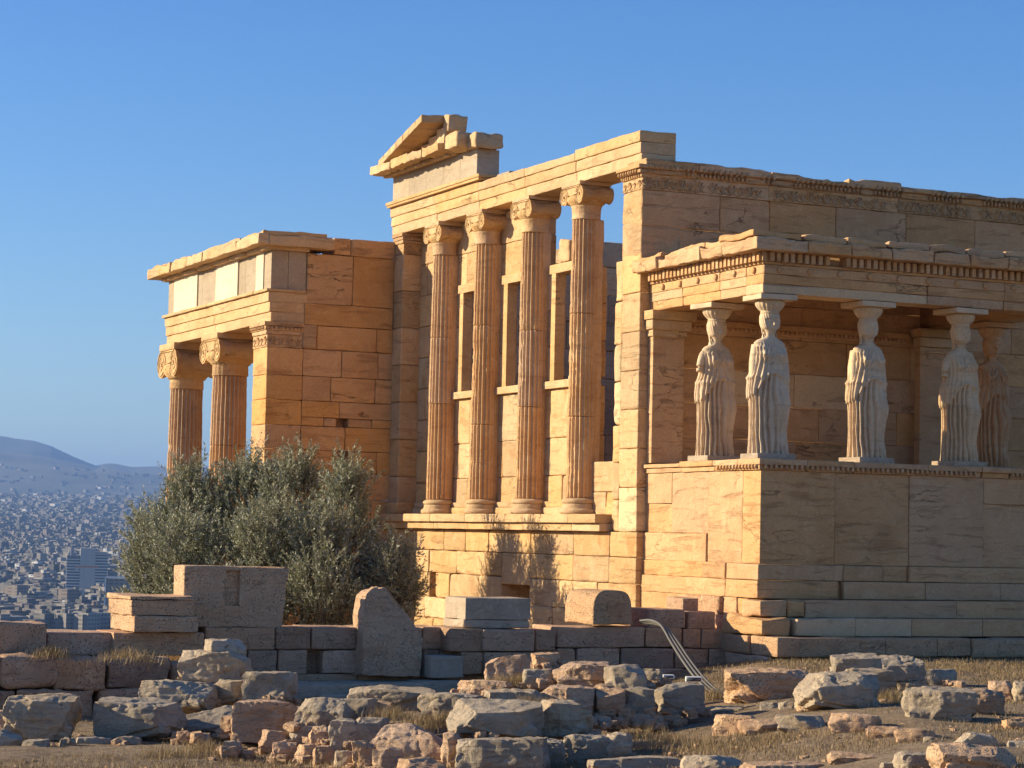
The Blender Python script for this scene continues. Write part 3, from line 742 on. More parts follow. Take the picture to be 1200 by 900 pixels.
# base moulding and krepis course
def course(y, x0, x1, z0, z1, js, seed, r=.02, back=.6, amp=.008, out=.006):
    R = random.Random(seed); J = [x0]+js+[x1]
    for i in range(len(J)-1): mb.block((J[i]+.004, y+R.uniform(-out, out), z0+.003), (J[i+1]-.004, y+back, z1-.003), r, amp, .2, R.randrange(999))
course(PY-.05, 0.10, 2.25, 1.14, 1.375, [1.55], 11, .04, .9); course(PY, 2.25, 2.7, 1.14, 1.375, [], 12, .05, .9); course(PY-.05, 2.7, PX1+.05, 1.14, 1.375, [4.9], 13, .03, .9)
course(PY-.10, 0.06, 1.42, 0.88, 1.14, [], 14, .03, .9); course(PY-.02, 1.42, 1.52, 0.88, 1.14, [], 15, .03, .9); course(PY-.10, 1.52, PX1+.1, 0.88, 1.14, [2.95, 4.3], 16, .025, .9)
for i, (a, b, x0, zz0, zz1) in enumerate([(PY+.9, -1.9, .11, 1.14, 1.375), (-1.9, 0, .12, 1.14, 1.375), (PY+.82, -1.5, .07, .88, 1.14), (-1.5, 0, .09, .88, 1.14), (PY+.5, -1.2, .08, .5, .88), (-1.2, 0, .09, .5, .88)]): mb.block((x0, a, zz0), (x0+.7, b-.004, zz1), .03, .015, .12, i+200)
mb.box((PX0+.06, PY+.06, 0.1), (PX1-.06, 0.02, 2.70))
masonry(mb, 'y', PX1-.5, .5, PY+.5, 0, [1.375, 2.72], 1.2, 33)
mb.build('podium', M['podium'], temple)
mb = MB()       # crown of the podium with its egg moulding
js = [PX0-.07, .9, 1.7, 3.0, 3.98, 4.5, PX1+.07]
for i in range(len(js)-1):
    mb.block((js[i]+.003, PY-.075-(.02 if i == 4 else 0), 2.80), (js[i+1]-.003, PY+.55, 2.885), .02, .008, .12, i); mb.block((js[i]+.03, PY-.03, 2.722), (js[i+1]-.003, PY+.55, 2.80), .025, .006, .12, i+9)
for i, (a, b) in enumerate([(PY+.553, -2.2), (-2.19, -1.2), (-1.19, -0.01)]):
    mb.block((PX0-.07, a, 2.80), (PX0+.5, b, 2.88-(.02 if i == 2 else 0)), .02, .012, .12, i+20); mb.block((PX0-.03, a, 2.722), (PX0+.5, b, 2.80), .025, .012, .12, i+30)
mb.box((PX0+.4, PY+.4, 2.70), (PX1-.05, 0.02, 2.86))
egg_row(mb, 'x', PY-.045, PX0, 3.9, 2.775, .085, .032); egg_row(mb, 'x', PY-.045, 4.5, PX1, 2.775, .085, .032); egg_row(mb, 'y', PX0-.045, PY, -2.3, 2.775, .085, .032)
mb.build('podium_crown', M['podium'], temple)
# steps below the podium
def stepmesh(items, name, mat):
    b = MB()
    for i, (p, q, r_, am) in enumerate(items): b.block(p, q, r_, am, .14, 300+i)
    return b.build(name, mat, temple)
stepmesh([((-0.02, -3.80, .625), (.45, -3.3, .87), .07, .05), ((.454, -3.79, .625), (.74, -3.3, .87), .06, .04), ((.10, -3.29, .63), (.6, -2.3, .875), .06, .04), ((.745, -3.80, .625), (3.35, -3.3, .875), .014, .004), ((3.355, -3.80, .625), (6.2, -3.3, .875), .014, .004)], 'step', M['podium'])
stepmesh([((.42, -4.10, .37), (1.38, -3.5, .618), .045, .03), ((-.12, -4.02, .37), (.33, -2.9, .62), .09, .06), ((1.39, -4.10, .372), (2.35, -3.5, .62), .012, .003), ((2.355, -4.10, .372), (3.6, -3.5, .62), .012, .003), ((3.605, -4.10, .372), (6.5, -3.5, .62), .014, .004)], 'step', M['podium'])
stepmesh([((-.10, -4.42, .10), (1.28, -3.7, .365), .03, .012), ((-.14, -3.68, .10), (.5, -2.8, .36), .05, .03), ((1.285, -4.38, .10), (1.72, -3.7, .36), .05, .01), ((1.73, -4.38, .10), (2.6, -3.7, .36), .05, .015), ((2.61, -4.38, .10), (3.2, -3.7, .36), .04, .01), ((3.21, -4.4, .08), (4.75, -3.7, .35), .06, .03)], 'step', M['porosblock'])
stepmesh([((-.12, -4.2, -.18), (.35, -3.0, .10), .07, .05), ((.4, -3.8, -.3), (6, -3.2, .1), .06, .03), ((-.1, -2.98, -.5), (.4, -1.9, .1), .06, .04), ((-.05, -3.3, -.5), (.4, -2.0, .36), .06, .03), ((-.02, -3.2, .3), (.4, -2.0, .62), .06, .03), ((-.0, -2.6, .6), (.4, -1.6, .88), .06, .03)], 'foundation', M['poros'])

# ---- statue porch: entablature and roof
ZA0 = 5.285
mb = MB()
fascia(mb, 'x', PY, 0.50, PX0, PX1, ZA0, 5.70, [3.02, 4.42], 7, 3, .012)
fascia(mb, 'y', PX0, 0.50, PY+.503, 0.0, ZA0, 5.70, [-2.2, -1.05], 8, 3, .012)
mb.box((PX1-.5, PY+.5, ZA0), (PX1, 0, 5.70))
def disc(c, ax, r=.05):
    n = 14; th = np.arange(n)*2*math.pi/n; rows = [(1, 0), (1, .018), (.8, .03)]
    v = []
    for (k, o) in rows:
        for t in th:
            if ax == 'x': v.append((c[0]+r*k*math.cos(t), c[1]-o, c[2]+r*k*math.sin(t)))
            else: v.append((c[0]-o, c[1]+r*k*math.cos(t), c[2]+r*k*math.sin(t)))
    f = [(q*n+t, q*n+(t+1) % n, q*n+n+(t+1) % n, q*n+n+t) for q in range(2) for t in range(n)]
    mb.add(v, [f, [tuple(range(2*n, 3*n))]])
for i in range(11): disc((0.42+i*.52, PY-.001, 5.63), 'x')
for i in range(6): disc((PX0-.001, -3.2+i*.55, 5.63), 'y')
mb.build('architrave', M['podium'], temple)
mb = MB()
mb.block((PX0-.02, PY-.02, 5.70), (PX1+.02, PY+.5, 5.735), .008, .002, .3, 1); mb.block((PX0-.02, PY+.503, 5.70), (PX0+.5, 0, 5.735), .008, .002, .3, 2)
mb.box((PX0+.09, PY+.09, 5.735), (PX1, 0.0, 5.88))
R = random.Random(2)
n = int((PX1-PX0)/.118)
for i in range(n):
    if R.random() < .05: continue
    u = PX0-.07+i*.118; mb.block((u, PY-.11+R.uniform(0, .03), 5.735), (u+.068, PY+.12, 5.868), .008, .003, .2, i)
for i in range(int(3.45/.118)):
    u = PY-.07+i*.118
    if u > -0.1: break
    mb.block((PX0-.11, u+.03, 5.735), (PX0+.12, u+.098, 5.868), .008, .003, .2, i+70)
mb.build('dentil_band', M['podium'], temple)
mb = MB()
js = [-.12, .75, 1.5, 2.2, 2.95, 3.6, 4.3, 5.0, 6.1]
for i in range(len(js)-1):
    sd = 40+i; jag = lambda P, sd=sd: P+np.stack([0*P[:, 0], (P[:, 1] < -3.6)*np.clip(fbm(P, 3, 3, sd)*.5+.25, 0, 1)*.13, (P[:, 2] > 6.0)*fbm(P, 2.5, 3, sd)*.05], 1)
    mb.block((js[i]+.004, PY-.30, 5.875), (js[i+1]-.004, PY+.75, 6.055), .05, .03, .055, sd, scale=6, warp=jag)
    mb.block((js[i]-.02, PY-.22, 6.058), (js[i+1]-.05, PY+.8, 6.15), .035, .03, .1, sd+30, warp=jag)
js = [PY+.76, -2.05, -1.35, -0.7, 0.12]
for i in range(len(js)-1):
    sd = 140+i; jag = lambda P, sd=sd: P+np.stack([(P[:, 0] < 0)*np.clip(fbm(P, 3, 3, sd)*.6+.35, 0, 1)*.13, 0*P[:, 0], (P[:, 2] > 6.0)*fbm(P, 2.5, 3, sd)*.07], 1)
    mb.block((-.13, js[i]+.004, 5.875), (.9, js[i+1]-.004, 6.04+.03*(i % 2)), .05, .03, .055, sd, scale=6, warp=jag)
    mb.block((-.05, js[i]-.03, 6.055), (.9, js[i+1]-.06, 6.13), .035, .03, .1, sd+30, warp=jag)
mb.build('cornice', M['podium'], temple)
mb = MB()
for i in range(5): mb.block((.35+i*1.1, PY+.5, 5.72), (1.43+i*1.1, 0.0, 5.90), .02, .006, .3, i)
for i in range(5): mb.block((.85+i*1.0, PY+.78, 6.0), (1.83+i*1.0, 0.0, 6.10+.02*(i % 2)), .03, .02, .2, i)
mb.build('roof_slab', M['warm'], temple)
# inside of the porch: pilasters, moulding of the wall
mb = MB()
mb.block((PX0, -.16, 2.885), (.72, 0, 4.88), .012, .006, .2, 3); 
mb.build('pilaster', M['podium'], temple)
pl_ = MB().block((PX1-.6, -.16, 2.885), (PX1-.05, 0, 4.88), .02, .01, .2, 4).build('pilaster', M['podium'], temple)
for (a, b) in ((PX0, .72), (PX1-.6, PX1-.05)):
    c_ = MB(); c_.block((a-.03, -.2, 4.88), (b+.03, 0, 4.98), .02, .006, .2, 1); c_.block((a-.07, -.26, 4.98), (b+.08, 0, 5.14), .05, .006, .2, 2); c_.block((a-.1, -.32, 5.14), (b+.13, 0, ZA0-.002), .02, .006, .2, 3); c_.build('capital', M['goldplain'], temple)
mb = MB()
mb.block((.9, -.04, 5.02), (PX1-.75, 0, 5.10), .02, .004, .3, 1); mb.block((.9, -.08, 5.10), (PX1-.75, 0, 5.2), .03, .004, .3, 2)
egg_row(mb, 'x', -.06, .9, PX1-.75, 5.08, .085, .028); mb.build('moulding', M['warm'], temple)

# ---- north porch
NX, NY = -2.62, 10.4
mb = MB()
zn = [-2.0, -1.3, -0.75, -0.2, 0.32, 0.85, 1.36, 1.84, 2.34, 2.84, 3.28, 3.75, 4.24, 4.72, 5.25]
masonry(mb, 'x', NY, 0.75, -1.88, 0.06, sorted(zn+[3.92]), 0.95, 101, holes={11: (-1.15, -.90), 9: (-1.22, -.85)}, cin=.25, r=.035, amp=.005)
masonry(mb, 'x', NY, 0.75, -1.88, 0.0, [5.25, 5.72], 1.2, 102, joints={0: [-1.6, -.35]}, r=.035); masonry(mb, 'x', NY-.02, 0.75, -1.88, -.02, [5.72, 6.14], 3, 103, r=.02, amp=.015); masonry(mb, 'x', NY, 0.75, -1.84, 0.0, [6.14, 7.13], 1.2, 104, joints={0: [-.88]}, r=.035)
masonry(mb, 'x', NY-.03, 0.75, -1.3, 0.0, [7.13, 7.47], 1.2, 105, joints={0: [-.95]}, r=.05, amp=.03)
masonry(mb, 'x', NY, .85, NX, -1.88, zn, .9, 106, joints={k: [] for k in range(20)}, r=.035)
mb.build('wall', M['porchwall'], temple)
mb = MB(); anta_cap(mb, NX, NY, -1.9, NY+.85, 5.25, 5.74, .09, 4); egg_row(mb, 'x', NY-.06, NX, -1.9, 5.62, .08, .026); palmettes(mb, 'x', NY-.008, NX, -1.9, 5.27, 5.5, .18); palmettes(mb, 'y', NX-.008, NY, NY+.85, 5.27, 5.5, .18); egg_row(mb, 'y', NX-.06, NY, NY+.85, 5.62, .08, .026)
mb.block((-1.9, NY-.03, 5.27), (-1.62, NY+.5, 5.72), .04, .02, .1, 4)
mb.build('capital', M['crown'], temple)
for k, y in enumerate((13.95, 17.02)):
    c = (-2.2, y); col = empty('column', (0, 0, 0), 0, temple)
    b_ = MB(); attic_base(b_, c, -1.95, .41, .4); b_.build('base', M['goldplain'], col)
    s_ = MB(); drum_shaft(s_, c, -1.55, 4.88 if k == 0 else 4.75, .425, .355, 24, 200+k, (-.05, .0)[k], 4, 0)
    if k: s_.lathe([(.35, 4.75), (.372, 4.76), (.368, 4.95), (.385, 4.97), (.38, 4.98)], (c[0], c[1], 0), 48)
    else: s_.lathe([(.35, 4.88), (.372, 4.89), (.366, 5.1), (.40, 5.12), (.38, 5.13)], (c[0], c[1], 0), 72, True, lambda R_, T, Z: R_+0.012*np.sin(T*20)*np.sin(Z*50))
    s_.build('shaft', M['column'], col)
    z0 = 5.12 if k == 0 else 4.97
    c_ = MB(); ionic_capital(c_, c, z0, .42, 5.74-z0, 30+k, .3); c_.build('capital', M['goldplain'], col)
for k, (x, y) in enumerate(((0.9, 17.02), (4.0, 17.02), (7.1, 17.02))):       # the rest of the porch front
    c = (x, y); col = empty('column', (0, 0, 0), 0, temple)
    b_ = MB(); attic_base(b_, c, -1.95, .41, .4); b_.build('base', M['goldplain'], col)
    s_ = MB(); drum_shaft(s_, c, -1.55, 5.1, .425, .355, 24, 220+k, 0, 4, 0, 4); s_.build('shaft', M['column'], col)
    c_ = MB(); ionic_capital(c_, c, 5.12, .42, .62, 50+k, .3); c_.build('capital', M['goldplain'], col)
mb = MB()
fascia(mb, 'y', NX, .80, NY, 17.45, 5.74, 6.33, [13.95], 12, 3, .03)
fascia(mb, 'x', NY+.01, .80, NX+.82, -1.88, 5.74, 6.33, [], 13, 3, .02)
mb.box((NX+.8, 16.62, 5.74), (7.5, 17.44, 6.33))
mb.block((NX-.05, NY-.04, 6.33), (-1.86, NY+.8, 6.385), .02, .01, .15, 5); 
for i, (a, b) in enumerate([(NY+.803, 12.6), (12.61, 14.2), (14.21, 15.9), (15.91, 17.5)]): mb.block((NX-.06, a, 6.33), (NX+.8, b, 6.395), .025, .012, .12, i+44)
mb.build('architrave', M['goldplain'], temple)
mb = MB(); pl = MB()
fr = [(NY+.02, 11.3, 1), (11.305, 12.0, 0), (12.005, 12.45, 0), (12.455, 13.9, 1), (13.905, 14.9, 0), (14.905, 15.2, 0), (15.205, 16.9, 1), (16.905, 17.4, 0)]
for i, (a, b, p_) in enumerate(fr):
    q_ = MB() if p_ else mb; q_.block((NX+(.03 if p_ else .06), a if i else NY+.45, 6.395), (NX+.7, b, 7.14), .012, .004, .2, i)
    if p_: q_.build('frieze_slab', M['pale'], temple)
mb.block((NX+.052, NY+.03, 6.39), (-2.22, NY+.44, 7.14), .012, .004, .2, 20); mb.block((-2.215, NY+.03, 6.39), (-1.85, NY+.44, 7.14), .012, .004, .2, 21)
mb.box((NX+.6, 16.7, 6.34), (7.4, 17.4, 7.14))
mb.box((NX+.1, NY+.1, 6.40), (NX+.65, 17.35, 7.12)); mb.build('frieze', M['grey'], temple)
mb = MB(); js = [NY-.22, 11.6, 12.7, 13.8, 14.9, 16.1, 17.1, 17.95]
for i in range(len(js)-1):
    sd = 60+i; jag = lambda P, sd=sd: P+np.stack([(P[:, 0] < NX-.1)*np.clip(fbm(P, 2.5, 3, sd)*.5+.2, 0, 1)*.12, 0*P[:, 0], (P[:, 2] > 7.35)*fbm(P, 2, 3, sd)*.05], 1)
    mb.block((NX-.33, js[i]+.004, 7.22), (NX+1.2, js[i+1]-.004, 7.42), .05, .03, .07, sd, scale=6, warp=jag); mb.block((NX-.08, js[i]+.15, 7.14), (NX+.8, min(js[i+1], 17.5), 7.22), .02, .004, .2, sd+5)
    mb.block((NX-.22, js[i]+.03, 7.422), (NX+1.0, js[i+1]-.05, 7.48), .025, .02, .14, sd+9, warp=jag)
for i, (a, b) in enumerate([(NX+1.0, -1.32)]):
    mb.block((NX-.1, NY-.24, 7.20), (-1.36, NY+.6, 7.40), .05, .04, .1, 90, warp=rag(.03, 4))
mb.block((NX-.1, NY-.16, 7.40), (-1.5, NY+.6, 7.50), .04, .03, .1, 91, warp=rag(.03, 6))
mb.box((NX+.8, 16.6, 7.14), (7.8, 17.9, 7.4))
mb.build('cornice', M['goldplain'], temple)
mb = MB()
for i in range(5): mb.block((NX+.85+i*1.9, NY+.8, 6.6), (NX+2.7+i*1.9, 16.65, 6.9), .02, .01, .5, i)
masonry(mb, 'x', 10.5, .6, 0.7, 8.0, [7.3, 7.32], 5, 1, core=False)
mb.build('roof_slab', M['warm'], temple)
mb = MB()
masonry(mb, 'y', NX-.4, 11, NY-.1, 17.9, [-2.3, -1.95], 1.4, 5, r=.03); mb.build('floor', M['podium'], temple)

# ================================================================== CARYATIDS
def body_mesh(seed, arm_l, arm_r):
    zk = np.array([0, .05, .3, .7, .95, 1.10, 1.22, 1.34, 1.46, 1.56, 1.62, 1.66, 1.695, 1.73, 1.77, 1.80, 1.84, 1.90, 1.96, 2.02, 2.06, 2.08])
    ak = np.array([.285, .28, .268, .268, .270, .252, .220, .208, .220, .242, .240, .195, .110, .074, .072, .084, .106, .122, .128, .122, .104, .085])
    bk = np.array([.19, .185, .175, .175, .178, .172, .150, .142, .150, .132, .112, .098, .084, .076, .078, .092, .112, .122, .124, .116, .095, .075])
    yk = np.array([0, 0, 0, 0, 0, 0, 0, 0, -.005, 0, .005, .01, .012, .01, 0, -.012, -.012, -.005, 0, .005, .005, .005])
    m, n = 250, 200
    z = np.linspace(0, 2.08, m); th = np.linspace(0, 2*math.pi, n, endpoint=False)
    a = np.interp(z, zk, ak)[:, None]; b = np.interp(z, zk, bk)[:, None]; yo = np.interp(z, zk, yk)[:, None]
    T = th[None]*np.ones((m, 1)); Z = z[:, None]*np.ones((1, n))
    # T=0: +x (viewer's right when facing her), T=-90deg = front (-y)
    ex = 0.85
    cx = np.sign(np.cos(T))*np.abs(np.cos(T))**ex; sy = np.sign(np.sin(T))*np.abs(np.sin(T))**ex
    fr = np.clip(-np.sin(T), 0, 1)                      # 1 at the front
    lat = np.cos(T)
    off = np.zeros_like(Z)
    P = np.stack([np.cos(T).ravel()*.25, np.sin(T).ravel()*.25, Z.ravel()], 1)
    nz = fbm(P, 6, 3, seed).reshape(Z.shape); nz2 = fbm(P*np.array([1, 1, .35]), 9, 2, seed+2).reshape(Z.shape)
    # hem of the overfold: high at the front centre, falling at the sides
    hem = 1.17-0.30*np.abs(lat)**1.5-0.06*(lat < 0)*np.abs(lat)-0.10*np.clip(np.sin(T), 0, 1)+.012*np.sin(T*17)
    over = 1/(1+np.exp(-(Z-hem)/0.006))*(Z < 1.60)
    kolpos = np.exp(-((Z-(1.17-.07*np.abs(lat)))/.03)**2)*.02*(0.7+.5*np.sin(T*19+nz*3))
    # skirt: deep vertical pleats, calm over the bent leg
    leg = np.exp(-(((T-(2*math.pi-math.radians(55)))/.56)**2))*sstep(Z, .04, .2)
    pl = np.abs(np.sin(T*10.5+nz2*1.3+.6*np.sin(Z*2.2)))**.7
    skirt = (1-over)*(Z < 1.2)
    off += skirt*((pl-.70)*.10*(1-.93*leg))
    off += skirt*leg*(.020+.075*np.exp(-((Z-.74)/.20)**2)-.03*np.exp(-((Z-.28)/.14)**2))
    shin = np.exp(-(((T-(2*math.pi-math.radians(55)))/.10)**2))*np.exp(-((Z-.42)/.25)**2); off += skirt*shin*.012
    off += over*(Z < 1.60)*.040*np.clip((1.60-Z)/.2, 0, 1)
    # pleats of the overfold, more at the sides
    off += over*(Z < 1.56)*(np.abs(np.sin(T*11+nz2*2+Z*2*np.sign(lat)))-.5)*.038*np.clip(.35+np.abs(lat), 0, 1)
    off += kolpos*(Z < 1.3)
    # bust, V shaped folds at the neck
    for s_ in (-1, 1):
        off += .045*np.exp(-((Z-1.445)/.062)**2)*np.exp(-((T-(1.5*math.pi+s_*.52))/.30)**2)
    vf = np.sin((Z+.55*np.abs(lat))*58+nz*2.2)
    off += .011*vf*fr*(Z > 1.30)*(Z < 1.62)*np.clip(1.3-np.abs(lat)*1.4, 0, 1)
    off += .006*nz*(Z < 1.64)
    # face
    u = np.cos(T)*a; F_ = fr > 0
    g = lambda c, s, cu, su: np.exp(-((Z-c)/s)**2-((u-cu)/su)**2)*F_
    off += 1.5*(.020*g(1.885, .030, 0, .012)+.012*g(1.905, .045, 0, .010)-.012*g(1.925, .012, .034, .018)-.012*g(1.925, .012, -.034, .018)+.009*g(1.948, .010, .03, .03)+.009*g(1.948, .010, -.03, .03))
    off += 1.4*(.010*g(1.846, .007, 0, .022)-.007*g(1.855, .004, 0, .024)+.009*g(1.836, .006, 0, .018)+.012*g(1.812, .014, 0, .022))
    hair = (Z > 1.945-.06*np.abs(lat)-.10*np.clip(np.sin(T)+.25, 0, 1))*(Z < 2.07)
    fw = np.clip((fr-.55)/.2, 0, 1); hairf = sstep(Z, 1.965, 1.975)*fw+(1-fw)*sstep(Z, 1.80, 1.84)
    off += hairf*(Z < 2.075)*(.020+.004*np.sin(T*22+Z*30))
    X = (a*cx)+np.cos(T)*off; Y = (b*sy)+np.sin(T)*off+yo
    # contrapposto: hips shift a little to the viewer's left
    X = X-.018*np.exp(-((Z-1.0)/.3)**2)
    V = np.stack([X.ravel(), Y.ravel(), Z.ravel()], 1)
    i = np.arange(m-1)[:, None]*n; j = np.arange(n)[None]; k = (j+1) % n
    f = np.stack([i+j, i+k, i+n+k, i+n+j], 2).reshape(-1, 4)
    mb = MB().add(V, [f, np.array([list(range(n))[::-1]]), np.array([[x+(m-1)*n for x in range(n)]])])
    # upper arms
    for s_, arm in ((-1, arm_l), (1, arm_r)):
        if arm <= 0: continue
        zend = 1.57-arm
        pts = []
        for q in np.linspace(0, 1, 8): pts.append((s_*(.21+(.12 if seed == 3 and s_ < 0 else .06)*math.sin(q*1.4)), .01-.05*q, 1.575-(1.575-zend)*q))
        mb.tube(pts, [.050, .062, .063, .060, .057, .053, .050, .047], 16)
    # draped side folds hanging over the arms down the back
    for s_ in ((1,) if seed == 3 else (-1, 1)):
        for w_ in range(4):
            mb.tube([(s_*(.205+.006*w_), .03+.026*w_, 1.60), (s_*(.235), .045+.028*w_, 1.35), (s_*(.238), .04+.03*w_, 1.05), (s_*.225, .04+.03*w_, .86-.03*w_)], [.015, .026, .024, .018], 8)
    # long tresses behind and two in front of each shoulder
    mb.tube([(0, .085, 2.0), (0, .11, 1.88), (0, .10, 1.76), (0, .12, 1.58), (0, .15, 1.40)], [.06, .07, .058, .085, .06], 14)
    for s_ in (-1, 1):
        for w_ in range(2):
            pts = [(s_*(.112), .045-.02*w_, 1.90), (s_*(.098+.01*w_), .045-.025*w_, 1.80), (s_*(.088+.02*w_), .02-.03*w_, 1.70), (s_*(.115+.022*w_), -.065-.02*w_, 1.62), (s_*(.12+.02*w_), -.125-.015*w_, 1.53), (s_*(.115+.02*w_), -.16, 1.42)]
            P_ = [];
            for q in range(len(pts)-1):
                for t in (0, .34, .67): P_.append(tuple(np.array(pts[q])*(1-t)+np.array(pts[q+1])*t))
            P_.append(pts[-1]); mb.tube(P_, [.011+.002*math.sin(q*2.4) for q in range(len(P_))], 8)
    # toes under the hem
    for s_, fx in ((-1, -.10), (1, .13)):
        mb.tube([(fx, -.06, .03), (fx+.01*s_, -.15, .025), (fx+.015*s_, -.20, .012)], [.04, .035, .02], 10)
    return mb
def voxel(o, size):
    md = o.modifiers.new('merge', 'REMESH'); md.mode = 'VOXEL'; md.voxel_size = size; md.use_smooth_shade = True
    dg = bpy.context.evaluated_depsgraph_get(); me = bpy.data.meshes.new_from_object(o.evaluated_get(dg))
    o.modifiers.clear(); old = o.data; o.data = me; bpy.data.meshes.remove(old)
    me.polygons.foreach_set('use_smooth', [True]*len(me.polygons))
ZP = 2.885
def capital_mb():
    """egg moulding and square abacus on the head"""
    mb = MB()
    mb.lathe([(.10, 2.03), (.135, 2.05), (.142, 2.065), (.125, 2.075), (.150, 2.10), (.178, 2.15), (.198, 2.20), (.205, 2.225), (.20, 2.235)], (0, 0, 0), 72, True,
             lambda R, T, Z: R+.024*np.abs(np.sin(T*9))*np.clip((Z-2.08)/.05, 0, 1)*np.clip((2.235-Z)/.03, 0, 1))
    mb.block((-.30, -.29, 2.237), (.30, .29, 2.315), .012, .004, .15, 3)
    return mb
def make_caryatid(seed, al, ar):
    root = empty('caryatid', (0, 0, ZP))
    bo = body_mesh(seed, al, ar).build('body', M['statue'], root, loc=(0, 0, .075)); voxel(bo, .0068)
    if not bo.data.materials: bo.data.materials.append(M['statue'])
    capital_mb().build('capital', M['statue'], root, loc=(0, 0, .075))
    MB().block((-.31, -.27, 0), (.31, .27, .08), .012, .006, .15, seed).build('plinth', M['greymarble'], root)
    return root
def dup(root, loc, rz=0):
    r = root.copy(); sc.collection.objects.link(r); r.location = loc; r.rotation_euler = (0, 0, rz)
    for ch in root.children:
        c = ch.copy(); sc.collection.objects.link(c); c.parent = r
    return r
CX0, CSP, CYF = 0.44, 1.70, -3.20
g_ = 'caryatids holding up the porch roof'
ca = make_caryatid(3, .30, 0.42)
ca.location = (CX0, -1.66, ZP); ca.rotation_euler = (0, 0, math.radians(4))
tag(ca, 'marble caryatid statue set back beside the pilaster, with one bare arm broken off', 'statue', g_)
cb = make_caryatid(11, .52, 0.50); cb.location = (CX0, CYF, ZP); cb.rotation_euler = (0, 0, math.radians(-3))
tag(cb, 'marble caryatid statue standing right at the near corner of the porch podium', 'statue', g_)
c3 = dup(cb, (CX0+CSP, CYF, ZP), math.radians(2)); tag(c3, 'marble caryatid statue alone in the middle of the porch front with a sunlit sleeve', 'statue', g_)
c4 = dup(ca, (CX0+2*CSP-.03, CYF, ZP), math.radians(3)); tag(c4, 'marble caryatid statue overlapping the brownish one behind it, sunlit only on its lower skirt', 'statue', g_)
c5 = dup(cb, (CX0+3*CSP, -1.66, ZP), math.radians(-2)); tag(c5, 'brown-stained caryatid statue in the shade at the back, half hidden behind another statue', 'statue', g_)
for ch in c5.children:
    if ch.name.startswith(('body', 'capital')):
        ch.data = ch.data.copy(); ch.data.materials.clear(); ch.data.materials.append(M['statue_warm'])
c6 = dup(cb, (CX0+3*CSP, CYF, ZP), 0); tag(c6, 'marble caryatid statue at the far corner of the porch, just outside the right edge', 'statue', g_)

# ================================================================== RETAINING WALL AND BLOCKS
YW = -3.0
def fb(mb, x0, y0, x1, y1, Y=YW, dep=.7, r=.04, amp=.02, seed=0, res=.12):
    """block whose front face on the plane y=Y covers the given outline"""
    a = on(x0, y1, 1, Y); b = on(x1, y0, 1, Y)
    z0 = (on(x0, y1, 1, Y)[2]+on(x1, y1, 1, Y)[2])/2; z1 = (on(x0, y0, 1, Y)[2]+on(x1, y0, 1, Y)[2])/2
    mb.block((a[0]+.005, Y, z0+.004), (b[0]-.005, Y+dep, z1-.004), r, amp, res, seed)
    return a, b
wallm = MB()
rows = [
 # top course
 (54, 741, 132, 768, 0), (132, 741, 240, 769, -.12), (240, 735, 323, 761.5, 0), (323, 735, 365, 761, 0), (365, 735, 420, 761, 0), (420, 735, 495, 761, .02), (495, 735, 530, 761, .02), (527, 736, 567, 764, -.3), (566, 738, 627, 764, -.34), (627, 738, 652, 763, -.12),
 (652, 734.5, 756, 759, 0), (756, 735, 800, 759, 0), (800, 737, 822, 760, .02), (822, 737, 858, 760, .02),
 (-60, 741, 0, 769, 0), (0, 741, 54, 769, .05),
 # second course
 (240, 762, 290, 790, 0), (290, 762, 325, 790, .0), (326, 762, 360, 790, 0), (377, 762, 420, 790, 0), (420, 762, 495, 790, .02), (495, 761, 515, 790, .02), (515, 761, 545, 790, .02), (540, 764, 567, 791, -.3), (567, 764, 628, 793, -.32), (626, 763, 655, 785, -.1),
 (652, 759.5, 675, 784, 0), (676, 759.5, 727, 784, 0), (728, 759.5, 791, 784, 0), (791, 760, 831, 784, 0), (831, 760, 860, 785, 0),
 # third course
 (240, 790, 330, 815, .0), (330, 790, 420, 815, 0), (420, 790, 520, 815, 0), (520, 790, 620, 815, 0), (620, 785, 690, 812, 0), (690, 785, 764, 812, 0), (765, 784, 802, 802, -.05), (802, 784, 836, 806, 0), (836, 785, 862, 812, 0),
 (640, 812, 760, 840, 0), (760, 806, 862, 840, 0), (240, 815, 420, 850, 0), (420, 815, 640, 850, 0),
 # stepped-out rough courses at the left
 (-60, 769, 2, 808, -.7), (0, 769, 71, 806, -.72), (64, 772, 126, 809, -.75), (125, 770, 201, 806, -.7), (200, 778, 242, 806, -.4),
 (-60, 807, 20, 848, -.75), (18, 808, 111, 848, -.78), (114, 806, 166, 850, -.7), (166, 806, 235, 850, -.6), (-60, 848, 60, 880, -.8), (60, 848, 240, 880, -.7),
]
for i, (x0, y0, x1, y1, dy) in enumerate(rows):
    rough = dy < -.35 and x1 < 300
    fb(wallm, x0, y0, x1, y1, YW+dy, .8-dy*.6, .085 if rough else .035, .07 if rough else .022, i, .09 if rough else .13)
w0 = on(-60, 760, 1, YW)[0]; w1 = on(860, 760, 1, YW)[0]
wallm.box((w0, YW+.25, -2), (w1-.05, YW+.6, .28))
tag(wallm.build('retaining_wall', M['poros']), 'low old wall of brown squared poros blocks running in front of the temple and olive tree', 'wall')
# ledge of paving in front of the wall
mb = MB(); R = random.Random(9)
for i, (x0, x1, y0, y1) in enumerate([(300, 430, 799, 812), (430, 500, 798, 812), (497, 548, 797, 816), (380, 470, 812, 830)]):
    Y = -3.75-(.3 if y0 > 805 else 0); a = on(x0, y1, 1, Y); b = on(x1, y0, 1, Y); mb.block((a[0], Y, a[2]-.1), (b[0]-.01, YW+.05, b[2]-.03), .04, .03, .14, i)
tag(mb.build('stone_ledge', M['lime'].copy()), 'flat grey paving ledge at the foot of the old wall below the pointed slab', 'ledge')

